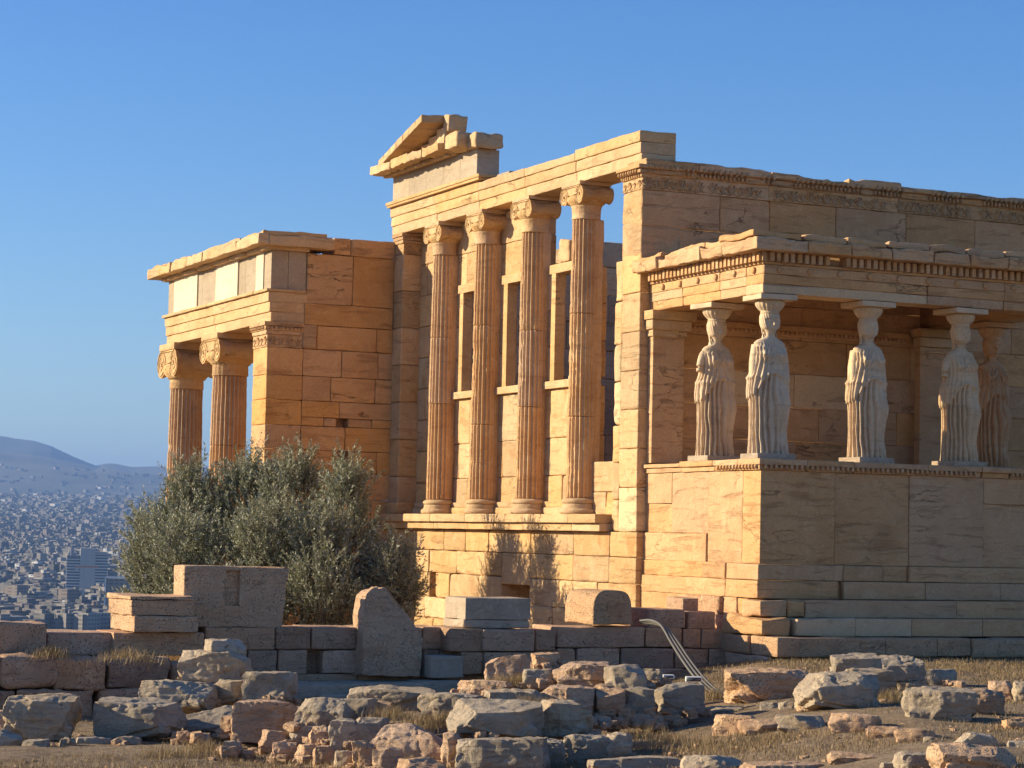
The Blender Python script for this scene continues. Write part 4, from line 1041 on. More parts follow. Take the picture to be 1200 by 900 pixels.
def thing_block(name, px, mat, label, cat, Y, dep, r=.03, amp=.012, seed=1, group=None, warp=None, res=.08):
    x0, y0, x1, y1 = px
    a = on(x0, y1, 1, Y); b = on(x1, y0, 1, Y); cx = (a[0]+b[0])/2; z0 = on((x0+x1)/2, y1, 1, Y)[2]; z1 = on((x0+x1)/2, y0, 1, Y)[2]
    mb = MB(); hw = (b[0]-a[0])/2
    mb.block((-hw, 0, 0), (hw, dep, z1-z0), r, amp, res, seed, warp=warp(hw, z1-z0) if warp else None)
    return mb, (cx, Y, z0), hw, z1-z0, lambda mb, loc: tag(mb.build(name, mat, loc=loc), label, cat, group)
# big block with a notch
def wbig(hw, h):
    def f(P):
        Q = P.copy(); t = P[:, 2]/h; right = P[:, 0] > 0
        Q[:, 0] = np.where(right, P[:, 0]*(1-.115*(1-t)**.8*(P[:, 0]/hw)), P[:, 0]); return Q+(fbm(P, 3, 3, 8)*.02)[:, None]
    return f
x0, y0, x1, y1 = 214, 664, 340, 735
Yb = YW+.05; a = on(x0, y1, 1, Yb); b = on(x1, y0, 1, Yb); hw = (b[0]-a[0])/2; h = on(277, y0, 1, Yb)[2]-on(277, y1, 1, Yb)[2]
mb = MB(); u0 = on(264, 700, 1, Yb)[0]-(a[0]+b[0])/2; u1 = on(281, 700, 1, Yb)[0]-(a[0]+b[0])/2; zn0 = h*.36; zn1 = h*.94
for p, q in (((-hw, 0, 0), (u0, .5, h)), ((u1, 0, 0), (hw, .5, h)), ((u0-.01, .003, 0), (u1+.01, .5, zn0)), ((u0-.01, .07, zn0-.01), (u1+.01, .5, h)), ((u0-.01, .003, zn1), (u1+.01, .5, h-.004))):
    edge = p[0] == -hw or q[0] == hw
    mb.block(p, q, .035 if edge else .008, .012, .08, 4, warp=wbig(hw, h))
tag(mb.build('stone_block', M['porosblock'], loc=((a[0]+b[0])/2, Yb, a[2])), 'large upright stone block with a slot cut in it, in front of the olive tree', 'stone block')
# moulded block
px = (157, 700, 231, 741); Y = YW-.25
a = on(px[0], px[3], 1, Y); b = on(px[2], px[1], 1, Y); hw = (b[0]-a[0])/2; h = b[2]-a[2]
mb = MB(); mb.block((-hw, .0, 0), (hw+.03, 1.15, h*.45), .03, .015, .08, 5, warp=rag(.015, 3)); mb.block((-hw-.03, .04, h*.45), (hw-.02, 1.15, h*.93), .035, .02, .08, 6, warp=rag(.02, 8)); mb.block((-hw-.06, .02, h*.93-.01), (hw-.03, 1.12, h+.01), .03, .02, .08, 7)
tag(mb.build('stone_block', M['porosblock'], loc=((a[0]+b[0])/2, Y, a[2])), 'long moulded poros block with sunlit end, on the wall left of the slotted block', 'stone block')
mb, loc, hw, h, fin = thing_block('stone_block', (-20, 730, 56, 769), M['poros'], 'rough brown block at the left end of the old wall, against the city view', 'stone block', YW-.3, .7, .07, .04, 3); fin(mb, loc)
# upright pointed slab
px = (424, 690, 497, 793); Y = YW-.28; a = on(px[0], px[3], 1, Y); b = on(px[2], px[3], 1, Y); W_ = b[0]-a[0]; H_ = on(450, 690, 1, Y)[2]-a[2]
def wslab(P):
    Q = P.copy(); t = P[:, 2]/H_
    right = np.interp(t, [0, .12, .45, .55, .78, .92, 1], [.96, .98, 1, .88, .66, .52, .40]); left = np.interp(t, [0, .5, .9, .97, 1], [0, .03, .06, .12, .22])
    Q[:, 0] = W_*(left+(right-left)*P[:, 0]/W_); Q[:, 1] = P[:, 1]*(1-.35*t)+.12*t
    return Q+(fbm(P, 4, 5, 6)*.055)[:, None]
mb = MB().block((0, 0, 0), (W_, .5, H_), .02, .03, .05, 4, warp=wslab)
tag(mb.build('stone_slab', M['porosblock'], loc=(a[0], Y, a[2])), 'tall pointed upright slab leaning against the old wall below the olive tree', 'stone slab')
# marble slab on the wall
mb, loc, hw, h, fin = thing_block('marble_slab', (545, 701, 622, 736), M['greymarble'], '', '', YW-.2, .75, .02, .008, 7)
mb = MB(); mb.block((-hw, 0, h*.28), (hw, .7, h), .018, .006, .08, 7); mb.block((-hw-.02, .01, 0), (hw-.01, .7, h*.28-.004), .04, .015, .08, 8, warp=rag(.01, 2))
tag(mb.build('marble_slab', M['greymarble'], loc=loc), 'grey marble slab on the wall below the small square hole of the temple', 'marble slab')
# rounded block
Y = YW-.1; a = on(695, 732, 1, Y); b = on(741, 692, 1, Y); hw = (b[0]-a[0])/2; h = b[2]-a[2]
def wround(P):
    Q = P.copy(); t = np.clip((P[:, 2]/h-.6)/.4, 0, 1); Q[:, 0] = P[:, 0]*(1-.22*t**2.5); Q[:, 2] = P[:, 2]-(.05*(np.abs(P[:, 0])/hw)**4*(P[:, 2] > h*.6)); return Q
mb = MB().block((-hw, 0, 0), (hw, .9, h), .05, .012, .06, 5, warp=wround); mb.block((-.09+.0, -.02, h*.38), (.03, .05, h*.66), .01, .002, .1, 2)
tag(mb.build('stone_block', M['porosblock'], loc=((a[0]+b[0])/2, Y, a[2])), 'squared block with a rounded top and a small square boss, standing on the wall', 'stone block')
mb, loc, hw, h, fin = thing_block('stone_block', (760, 714, 803, 736), M['poros'], 'low brown block on the wall where the cables come over', 'stone block', YW-.0, .6, .04, .02, 9); fin(mb, loc)
mb, loc, hw, h, fin = thing_block('stone_block', (800, 701, 819, 717), M['poros'], 'small dark cube of stone wedged under the broken step', 'stone block', YW+.2, .5, .03, .02, 19); fin(mb, loc)
mb, loc, hw, h, fin = thing_block('stone_block', (806, 717, 838, 737), M['poros'], 'dark brown block in shadow left of the sunlit broken steps', 'stone block', YW+.05, .5, .03, .02, 29); fin(mb, loc)
mb, loc, hw, h, fin = thing_block('stone_block', (504, 768, 545, 795), M['greymarble'], 'small squared block standing on the ledge right of the pointed slab', 'stone block', YW-.45, .4, .05, .03, 12); fin(mb, loc)

# ================================================================== ROCKS
def gdepth(px, py):
    lo = 8.0
    for d in np.arange(10, 45, .1):
        p = W(px, py, d)
        if p[2] <= float(gz(p[0], p[1])): return d
    return 30.0
def rock_mesh(hx, hy, hz, seed, n=13, rnd=.35, cuts=9, rough=.05):
    R = np.random.RandomState(seed)
    v, f, _ = lattice((n, n, n)); p = v/(n-1)*2-1.0
    p = np.sign(p)*np.abs(p)**.85
    nr = p/np.linalg.norm(p, axis=1, keepdims=True)
    rnd = rnd*.75; p = p*(1-rnd)+nr*rnd*1.25
    for c in range(cuts):
        d = R.normal(size=3); d /= np.linalg.norm(d)
        mx = (p@d).max(); lim = mx*R.uniform(.62, .92); e = np.clip(p@d-lim, 0, None); p = p-d*e[:, None]
    p = p-(p.max(0)+p.min(0))/2; p = p/((p.max(0)-p.min(0))/2)
    rr = np.maximum(np.abs(p[:, 0]), np.abs(p[:, 1])); low = np.clip((-.05-p[:, 2])/.3, 0, 1)
    p[:, :2] *= (1+low*(np.clip(.84/np.maximum(rr, .35), 1, 1.5)-1)*(rr > .45))[:, None]
    H = np.array([hx, hy, hz]); q = p*H; s = min(H)
    nr = q/(np.linalg.norm(q, axis=1, keepdims=True)+1e-9)
    q = q+nr*(fbm(q+seed*1.7, 1.6/s*.6, 4, seed)*rough*s*2.2+fbm(q+seed, 9, 3, seed+4)*.012)[:, None]
    lay = np.abs(fbm(q*np.array([.5, .5, 3])+seed, 3.5, 4, seed+9)); q = q-nr*(lay*.10*s)[:, None]
    cr = np.abs(fbm(q+seed*2.3, 3.2, 4, seed+12)); q = q-nr*(np.clip(.07-cr, 0, 1)*.55*np.minimum(s, .3)*2)[:, None]
    q = q+nr*(np.abs(fbm(q, 8, 4, seed+6))*.03-.008)[:, None]
    return MB().add(q, [f])
rocks = [
 # x0,y0,x1,y1, depth(None=on the ground), material, roundness, label
 (4, 813, 92, 866, 25.2, 'lime', .3, 'large humped grey rock at the left edge in front of the old wall'),
 (-14, 832, 14, 858, 25.8, 'pink', .4, 'pinkish rock cut off by the left edge, above a dark one'),
 (-14, 856, 26, 884, 24.6, 'limeblue', .4, 'dark grey rock cut off by the left edge at ground level'),
 (26, 866, 62, 888, 24.4, 'limeblue', .5, 'low dark stone in the shade under the large humped rock'),
 (70, 864, 89, 881, 24.6, 'lime', .5, 'small squarish stone under the right end of the humped rock'),
 (87, 863, 131, 884, 24.9, 'limeblue', .4, 'dim low stone in the shade between the humped rock and the smooth-faced one'),
 (117, 819, 213, 867, 25.4, 'limeblue', .18, 'big smooth-faced blue-grey boulder with a sunlit left end'),
 (131, 862, 166, 876, 24.9, 'limeblue', .5, 'flat dark stone under the smooth-faced boulder'),
 (170, 798, 251, 834, 26.3, 'lime', .22, 'grey squared rock bridging behind the smooth-faced boulder'),
 (213, 763, 292, 797, 27.0, 'lime', .12, 'pale grey squared block with a raised lump on top, against the wall'),
 (250, 797, 284, 827, 26.6, 'lime', .35, 'dark rock wedged right of the squared grey rock'),
 (213, 828, 292, 861, 25.9, 'limeblue', .35, 'long dark rock in the shade low behind the small pebbly ground'),
 (287, 787, 346, 824, 26.3, 'lime', .3, 'angular grey boulder with a bright chipped left corner'),
 (274, 821, 352, 868, 25.0, 'pink', .12, 'pale pinkish block fragment with grooved top and sunlit end'),
 (258, 839, 282, 864, 25.3, 'pink', .4, 'small pink stone leaning against the grooved block fragment'),
 (348, 818, 413, 853, 24.3, 'lime', .4, 'smooth oval grey stone resting on the rubble pile'),
 (302, 856, 340, 886, 24.2, 'pink', .35, 'pinkish angular rubble stone below the grooved block fragment'),
 (340, 850, 373, 873, 24.2, 'lime', .3, 'dark angular rubble stone just under the oval grey stone'),
 (363, 851, 389, 873, 24.0, 'porosblock', .35, 'small yellowish rubble stone under the oval grey stone'),
 (319, 869, 349, 891, 23.6, 'pink', .4, 'flat pale rubble stone at the foot of the pile on the dry grass'),
 (347, 872, 372, 894, 23.4, 'porosblock', .3, 'yellow-brown rubble stone beside the orange one'),
 (367, 874, 394, 903, 23.0, 'pink', .2, 'orange-tinted angular stone at the very bottom of the pile'),
 (384, 842, 416, 884, 23.4, 'limeblue', .35, 'upright grey stone at the left end of the big rounded row'),
 (392, 880, 420, 905, 22.6, 'lime', .4, 'pale stone below the upright grey stone, cut by the lower edge'),
 (262, 868, 283, 884, 23.8, 'limeblue', .4, 'small dark stone lying alone on the dry grass'),
 (207, 857, 226, 871, 24.8, 'pink', .5, 'small round pink stone on the bare earth'),
 (236, 860, 246, 869, 24.6, 'lime', .5, 'pale pebble between the round pink stone and the rubble pile'),
 (412, 840, 456, 874, 23.4, 'lime', .35, 'rounded rock between the upright grey stone and the large pink-faced one'),
 (437, 848, 527, 894, 22.6, 'pink', .3, 'large pink-faced boulder in the front row with a rough grey right end'),
 (412, 868, 440, 900, 22.4, 'porosblock', .4, 'yellowish crumbly stone tucked under the rounded rock'),
 (438, 876, 470, 910, 22.0, 'pink', .4, 'pinkish stone under the large pink-faced boulder'),
 (466, 888, 522, 915, 21.6, 'pink', .4, 'flat reddish stones at the lower edge under the pink-faced boulder'),
 (407, 805, 512, 832, 25.4, 'lime', .4, 'wide flat-topped grey rock slab behind the front rows'),
 (380, 818, 440, 846, 24.8, 'limeblue', .4, 'smooth dark grey boulder left of the dry weeds'),
 (490, 812, 566, 848, 24.4, 'lime', .4, 'rough grey rock slab behind the dry weeds'),
 (525, 822, 637, 863, 22.8, 'limeblue', .22, 'big dark wedge-shaped boulder in the middle of the foreground'),
 (566, 808, 644, 836, 24.6, 'lime', .4, 'jagged flat grey rock just behind the wedge-shaped boulder'),
 (518, 859, 542, 899, 22.3, 'pink', .25, 'tall narrow pink stone between the two biggest front boulders'),
 (535, 863, 642, 920, 21.8, 'lime', .16, 'huge squared grey boulder cut by the lower edge, sunlit at its left'),
 (536, 797, 602, 815, 25.8, 'pink', .4, 'flat reddish stone lying on the ledge among dry tufts'),
 (569, 767, 620, 806, 26.6, 'pink', .28, 'sunlit pale rock with a sharp peak in front of the wall'),
 (614, 784, 650, 806, 26.0, 'limeblue', .3, 'dark wedge of rock right of the sunlit peaked one'),
 (622, 765, 656, 784, 27.2, 'porosblock', .35, 'brownish stone leaning on the wall behind the dark wedge'),
 (648, 776, 716, 804, 25.8, 'pink', .3, 'broad pinkish boulder with a light flat top near the wall'),
 (709, 778, 757, 811, 25.4, 'lime', .28, 'pale-ended grey boulder beside the broad pinkish one'),
 (750, 783, 776, 804, 26.3, 'limeblue', .4, 'small dark boulder right of the pale-ended one'),
 (631, 804, 698, 841, 24.8, 'pink', .2, 'long reddish squared stone under the broad pinkish boulder'),
 (697, 807, 731, 838, 24.8, 'pink', .25, 'reddish square stone with a sunlit upper corner'),
 (729, 806, 767, 838, 24.9, 'lime', .2, 'grey squared stone dappled with light, below the pale-ended boulder'),
 (765, 801, 824, 837, 25.2, 'limeblue', .22, 'dark grey squared stone left of the small white floodlight'),
 (627, 822, 695, 865, 23.2, 'lime', .22, 'rounded cube-like boulder right of the wedge-shaped one'),
 (600, 866, 662, 904, 22.3, 'limeblue', .35, 'dark boulder partly hidden behind the huge squared one'),
 (657, 861, 718, 897, 22.6, 'lime', .22, 'squared grey boulder with a bright chip on its face, below the cube-like one'),
 (708, 859, 742, 890, 22.6, 'lime', .35, 'brownish boulder at the right end of the front row beside the grass'),
 (688, 886, 798, 908, 21.4, 'limeblue', .4, 'flat dark slab at the lower edge beside the dry grass'),
 (694, 838, 716, 851, 24.6, 'limeblue', .5, 'small dim stone in the grass behind the cube-like boulder'),
 (717, 835, 767, 851, 24.8, 'limeblue', .45, 'low dark stone in the shade under the dappled squared stone'),
 (771, 837, 799, 850, 25.0, 'pink', .45, 'small reddish stone at the foot of the dark squared stone'),
 (845, 784, 948, 825, 27.4, 'porosblock', .3, 'large rough cream-coloured rock in front of the broken steps'),
 (936, 789, 1032, 836, 26.3, 'lime', .18, 'slanting grey rock with a sharp dark face right of the cream-coloured one'),
 (971, 766, 1032, 792, 28.6, 'lime', .4, 'pale rounded rock highest on the heap below the steps'),
 (1014, 769, 1083, 803, 28.0, 'limeblue', .2, 'dark square-faced rock at the back of the heap below the steps'),
 (988, 783, 1048, 817, 26.8, 'lime', .35, 'grey rock in the middle of the heap, leaning on the dark square-faced one'),
 (1049, 797, 1084, 813, 27.0, 'lime', .3, 'small flat grey stone under the dark square-faced rock'),
 (1081, 784, 1121, 806, 27.6, 'limeblue', .35, 'low dark rock tapering to the right of the heap'),
 (1058, 806, 1142, 847, 24.6, 'limeblue', .25, 'large grey-green boulder standing alone in the grass at the right'),
 (1127, 809, 1175, 841, 25.0, 'pink', .22, 'pinkish squared rock touching the right of the grey-green boulder'),
 (1158, 798, 1190, 821, 26.8, 'pink', .3, 'reddish rock near the right edge behind the pinkish squared one'),
 (1186, 799, 1222, 824, 26.4, 'lime', .35, 'grey rock cut off by the right edge'),
 (837, 838, 885, 863, 24.4, 'porosblock', .3, 'crumbly brown rock with a dark face lying in the grass'),
 (866, 842, 916, 862, 24.6, 'pink', .4, 'low dark-pitted rock joined to the crumbly brown one'),
 (908, 838, 966, 860, 24.8, 'lime', .4, 'long low grey rock with a dark right end in the grass'),
 (890, 823, 914, 838, 26.2, 'limeblue', .4, 'small dark stone below the cream-coloured rock'),
 (912, 822, 936, 836, 26.2, 'lime', .5, 'small stone with dry tufts under the cream-coloured rock'),
 (933, 816, 968, 838, 26.0, 'porosblock', .4, 'yellowish stone under the slanting grey rock'),
 (812, 828, 876, 840, 25.8, 'limeblue', .45, 'flat dark slab in the shade below the white floodlight'),
 (971, 836, 1031, 860, 24.3, 'pink', .35, 'wedge-like pale rock in the grass below the slanting one'),
 (1016, 851, 1056, 867, 23.2, 'pink', .45, 'low rough rock in the grass, leftmost of the broken line at the right'),
 (1048, 854, 1096, 872, 22.9, 'pink', .4, 'flat pinkish rock in the broken line of stones in the grass'),
 (1081, 863, 1103, 874, 22.4, 'lime', .4, 'little bright stone in front of the flat pinkish rock'),
 (1175, 841, 1215, 857, 23.6, 'porosblock', .35, 'pale stone cut off by the right edge in the grass'),
 (1119, 858, 1172, 880, 21.8, 'lime', .45, 'pitted grey rock behind the long cream one at the lower right'),
 (1092, 873, 1191, 908, 20.3, 'porosblock', .3, 'long rough cream rock at the lower right corner'),
 (1048, 882, 1100, 906, 20.0, 'lime', .4, 'flat pale rock left of the long cream one at the lower edge'),
 (971, 882, 1041, 900, 20.6, 'pink', .4, 'low pitted rock near the lower edge among dry grass'),
 (1030, 893, 1062, 908, 19.8, 'lime', .5, 'dark speckled rock cut by the lower edge at the right'),
 (798, 886, 872, 912, 20.6, 'lime', .45, 'flat pale rock outcrop at the lower edge in the middle of the grass'),
 (868, 893, 966, 915, 20.2, 'pink', .5, 'long flat outcrop at the lower edge, right of the pale one'),
 (1180, 868, 1216, 882, 21.0, 'limeblue', .45, 'small dark stone at the right edge above the long cream rock'),
]
g_r = 'loose rocks in front of the temple'
HEAP = {(971, 766): 822, (1014, 769): 812, (988, 783): 822, (1049, 797): 813, (933, 816): 838, (890, 823): 838, (912, 822): 837}
HOFF = {(971, 766): .6, (988, 783): .2}
for i, (x0, y0, x1, y1, D, mt, rd, lab) in enumerate(rocks):
    Dc = D if (D and x0 < 800) else (gdepth((x0+x1)/2, HEAP.get((x0, y0), y1))+HOFF.get((x0, y0), .15))
    cx, cy = (x0+x1)/2, (y0+y1)/2; hx = (x1-x0)/2*Dc/FPX*1.03; hz = (y1-y0)/2*Dc/FPX*1.04
    p = W(cx, cy, Dc+hx*.35); R = random.Random(i*7+1)
    hy = max(hx*.72, hz*.9) if hx < hz*2.6 else hx*.6
    big = (x1-x0) > 60
    m_ = rock_mesh(hx, hy, hz, i+11, 44 if big else 20, rd, 11 if rd < .3 else 8, .07 if rd < .3 else .09)
    nm = 'boulder' if big else 'rock'
    o = tag(m_.build(nm, M[mt], loc=tuple(p), angle=38 if rd < .3 else 50), lab, 'boulder' if big else 'rock', g_r)
    o.rotation_euler = (R.uniform(-.05, .05), R.uniform(-.04, .04), -YAW+R.uniform(-.28, .2))
# lump on the squared block
lump = rock_mesh(.24, .2, .13, 99, 13, .4, 6, .05); 
tag(lump.build('rock', M['lime'], loc=tuple(W(263, 761, 27.25))), 'rounded lump of rock sitting on the pale grey squared block', 'rock', g_r)

# rubble fill: small stones nobody could count
def scatter_stones():
    R = np.random.RandomState(5); mb = MB(); v, f, _ = lattice((4, 4, 4)); base = v/3*2-1.0
    nr = base/np.linalg.norm(base, axis=1, keepdims=True); base = base*.4+nr*.6
    def put(p, s):
        q = base*s*np.array([1, R.uniform(.6, 1), R.uniform(.45, .8)])*(1+R.uniform(-.22, .22, (len(base), 1)))
        a = R.uniform(0, 6.28); c_, s_ = math.cos(a), math.sin(a); q = np.stack([q[:, 0]*c_-q[:, 1]*s_, q[:, 0]*s_+q[:, 1]*c_, q[:, 2]], 1); mb.add(q+p, [f])
    for i in range(1500):
        s = R.uniform(-6.5, 9); d = R.uniform(16, 31); x = CAM[0]+math.cos(YAW)*s+math.sin(YAW)*d; y = CAM[1]-math.sin(YAW)*s+math.cos(YAW)*d
        if y > YW-.9: continue
        put(np.array([x, y, float(gz(x, y))+.01]), R.choice([.015, .02, .03, .045], p=[.4, .3, .2, .1]))
    for i in range(1300):       # wedged between the big rocks
        x0, y0, x1, y1, D = rocks[R.randint(len(rocks))][:5]
        if x0 > 830 or x0 < 240: 
            if R.rand() < .7: continue
        px = R.uniform(x0-6, x1+6); p = W(px, y1-R.uniform(0, 5), (D or 25)+R.uniform(-.1, .4)); put(p, R.uniform(.03, .10))
    tag(mb.build('gravel', M['pink'], smooth=False), kind='stuff')
scatter_stones()
def mound():
    """earth and rubble bank that the rocks in the middle rest on"""
    pts = [(250, 862, 26, -.45), (330, 850, 25.5, 0)]
    X = np.linspace(240, 860, 90); Dd = np.linspace(21.2, 29.0, 50)
    A, B = np.meshgrid(X, Dd, indexing='ij')
    # target image row of the bank top by depth
    py = np.interp(B, [21.2, 22.2, 23.5, 24.6, 26, 27.4, 29.0], [915, 893, 866, 846, 822, 802, 800])
    py = py+np.interp(A, [240, 300, 400, 640, 700, 860], [34, 22, 4, 4, 14, 32])
    V = []
    for a, d, q in zip(A.ravel(), B.ravel(), py.ravel()): V.append(W(a, q, d))
    V = np.array(V); g = gz(V[:, 0], V[:, 1]); keep = V[:, 2]
    V[:, 2] = keep-.17+fbm(V, 4, 3, 3)*.05; V[:, 2] = np.where(V[:, 2] < g+.02, g-.08, V[:, 2])
    n = len(Dd); i = np.arange(len(X)-1)[:, None]*n; j = np.arange(n-1)[None]; f = np.stack([i+j, i+n+j, i+n+j+1, i+j+1], 2).reshape(-1, 4)
    tag(MB().add(V, [f]).build('earth_bank', bpy.data.materials['dry_earth']), kind='structure')
mound()

# ================================================================== DRY GRASS
def grass(name, n, area, hmin, hmax, mat, seed, wd=.0035, clump=None):
    R = np.random.RandomState(seed)
    P = area(R, n); n = len(P)
    h = R.uniform(hmin, hmax, n); a = R.uniform(0, 2*math.pi, n); ln = R.uniform(.1, .9, n)*h
    dx = np.cos(a)*ln; dy = np.sin(a)*ln; b = R.uniform(0, math.pi, n); wx = np.cos(b)*wd; wy = np.sin(b)*wd
    z = P[:, 2]
    v0 = np.stack([P[:, 0]-wx, P[:, 1]-wy, z-.01], 1); v1 = np.stack([P[:, 0]+wx, P[:, 1]+wy, z-.01], 1)
    v2 = np.stack([P[:, 0]+dx*.4+wx*.7, P[:, 1]+dy*.4+wy*.7, z+h*.6], 1); v3 = np.stack([P[:, 0]+dx*.4-wx*.7, P[:, 1]+dy*.4-wy*.7, z+h*.6], 1)
    v4 = np.stack([P[:, 0]+dx, P[:, 1]+dy, z+h], 1)
    V = np.stack([v0, v1, v2, v3, v4], 1).reshape(-1, 3); i = np.arange(n)[:, None]*5
    return tag(MB().add(V, [np.concatenate([i, i+1, i+2, i+3], 1), np.concatenate([i+3, i+2, i+4], 1)]).build(name, mat, smooth=False), kind='stuff')
def area_ground(R, n):
    s = R.uniform(-8, 11, n); d = R.uniform(17, 37, n)**1.0
    x = CAM[0]+math.cos(YAW)*s+math.sin(YAW)*d; y = CAM[1]-math.sin(YAW)*s+math.cos(YAW)*d
    Q = np.stack([x, y, 0*x], 1); dens = fbm(Q, 1.1, 4, 5)+.6*fbm(Q, 5, 2, 9); keep = (R.uniform(-.5, .6, n) < dens+.15+.3*(s < -1)) & (y < np.where(x < 0, YW-.7, -4.5))
    x, y = x[keep], y[keep]; return np.stack([x, y, gz(x, y)+.005], 1)
grass('dry_grass', 420000, area_ground, .012, .05, M['straw'], 3, .003)
grass('weeds', 90000, area_ground, .02, .08, M['weed'], 8, .0025)
def tuft_area(spots):
    def f(R, n):
        out = []; k = n//len(spots)
        for (px, py, D, rad) in spots:
            p = W(px, py, D); q = R.normal(size=(k, 2))*rad; out.append(np.stack([p[0]+q[:, 0], p[1]+q[:, 1], np.full(k, p[2])-.2*np.hypot(q[:, 0], q[:, 1])], 1))
        return np.concatenate(out)
    return f
grass('dry_tufts', 14000, tuft_area([(40, 888, 23.8, .25), (120, 892, 23.4, .3), (190, 884, 23.8, .25), (240, 878, 24.0, .2), (760, 862, 23.6, .2), (830, 872, 23.0, .25), (900, 870, 22.4, .3), (455, 838, 24.2, .16), (500, 848, 23.6, .14), (520, 845, 23.8, .1), (618, 828, 24.0, .1), (640, 832, 23.8, .08), (590, 802, 26.0, .14), (612, 800, 26.2, .08), (970, 830, 25.6, .12), (985, 838, 25.2, .12), (1052, 830, 24.9, .1), (940, 842, 25.0, .14), (990, 800, 26.0, .1), (1045, 820, 25.4, .1), (700, 798, 26.2, .08), (830, 815, 27.6, .16), (60, 766, 28.6, .12), (150, 768, 28.4, .2), (1150, 850, 24, .2), (480, 890, 22.5, .2)]), .04, .16, M['straw'], 12, .0025)

# ================================================================== OLIVE TREE
def olive():
    R = np.random.RandomState(17)
    base = np.array([-4.9, 5.2, -2.0])
    root = empty('olive_tree', tuple(base)); tag(root, 'bushy grey-green olive tree with upswept shoots growing beside the temple wall', 'tree')
    # lobes: px, py, depth, radius(m) horizontal, vertical
    lob = [(198, 664, 40.6, .80, .72), (232, 621, 41.2, .72, .68), (285, 609, 41.2, .72, .80), (340, 594, 40.8, .62, .70), (402, 609, 39.6, .42, .62), (415, 654, 39.2, .55, .6), (265, 674, 39.6, .85, .7), (330, 664, 39.2, .80, .75),
           (182, 717, 40.5, .60, .42), (405, 714, 38.8, .80, .6), (440, 704, 38.5, .45, .40), (222, 577, 41.4, .30, .30), (350, 565, 41.0, .26, .22), (460, 661, 38.5, .26, .12), (452, 727, 38.2, .4, .25), (184, 621, 41.2, .36, .28), (184, 649, 41.0, .42, .34), (245, 734, 39.5, 1.1, .6), (340, 744, 39.0, 1.1, .7), (478, 699, 38.2, .22, .16),
           (292, 565, 41.2, .24, .2), (408, 571, 39.5, .16, .24), (312, 634, 38.6, .5, .55), (370, 649, 38.4, .4, .6), (215, 649, 39.5, .5, .5), (380, 689, 38.0, .6, .5), (290, 719, 38.4, .7, .5), (460, 677, 38.0, .2, .1)]
    C = [(W(a, b, c), rh, rv) for a, b, c, rh, rv in lob]
    tr = MB()
    tr.tube([(0, 0, -.1), (.05, 0, .5), (-.1, .05, 1.1)], [.30, .22, .2], 12)
    for k in range(9):
        c, rh, rv = C[k if k < 8 else 9]; e = c-base; m = e*.5+np.array([0, 0, -.1])+R.normal(size=3)*.12
        tr.tube([(-.1, .05, 1.0), tuple(m*.6+np.array([0, 0, .4])), tuple(m+np.array([0, 0, .25])), tuple(e*.85)], [.15, .10, .06, .02], 7)
    tr.build('trunk', M['bark'], root)
    V = []; tw = MB(); L = []
    for ci, (c, rh, rv) in enumerate(C):
        vol = rh*rh*rv; ns = int(620*(rh*rv)**.9)+60
        for s in range(ns):
            u = R.normal(size=3); u /= np.linalg.norm(u); rad = R.uniform(.25, 1)**.5
            p = c+u*rad*np.array([rh, rh, rv])*.9
            dr = np.array([u[0]*.55, u[1]*.55, .75+u[2]*.35])+R.normal(size=3)*.22; dr /= np.linalg.norm(dr)
            ln = R.uniform(.22, .52)*(1.25 if u[2] > .5 else 1.0)
            nl = int(ln*72); t = np.linspace(.05, 1, nl)[:, None]
            bend = R.normal(size=3)*.10; pts = p+dr*ln*t+bend*(t**2)*ln
            side = R.normal(size=(nl, 3)); side -= (side@dr)[:, None]*dr; side /= np.linalg.norm(side, axis=1, keepdims=True)
            ld = side*.75+dr*.75+R.normal(size=(nl, 3))*.15; ld /= np.linalg.norm(ld, axis=1, keepdims=True)
            L.append((pts, ld, R.uniform(.75, 1.2)))
            if s % 3 == 0: tw.tube([tuple(p-base-dr*.15), tuple(p-base+dr*ln*.5+bend*.25*ln), tuple(p-base+dr*ln+bend*ln)], [.007, .005, .002], 3, False)
    pts = np.concatenate([l[0] for l in L]); ld = np.concatenate([l[1] for l in L]); sc_ = np.concatenate([np.full(len(l[0]), l[2]) for l in L])
    n = len(pts); le = (R.uniform(.05, .085, n)*sc_)[:, None]; wd = (R.uniform(.008, .0125, n))[:, None]
    q = R.normal(size=(n, 3)); w_ = np.cross(ld, q); w_ /= np.linalg.norm(w_, axis=1, keepdims=True)
    pts = pts-base
    V = np.stack([pts, pts+ld*le*.45+w_*wd, pts+ld*le, pts+ld*le*.45-w_*wd], 1).reshape(-1, 3)
    i = np.arange(n)[:, None]*4
    print('leaves', n)
    MB().add(V, [np.concatenate([i, i+1, i+2, i+3], 1)]).build('crown', M['leaf'], root, smooth=False)
    tw.build('twigs', M['bark'], root)
olive()

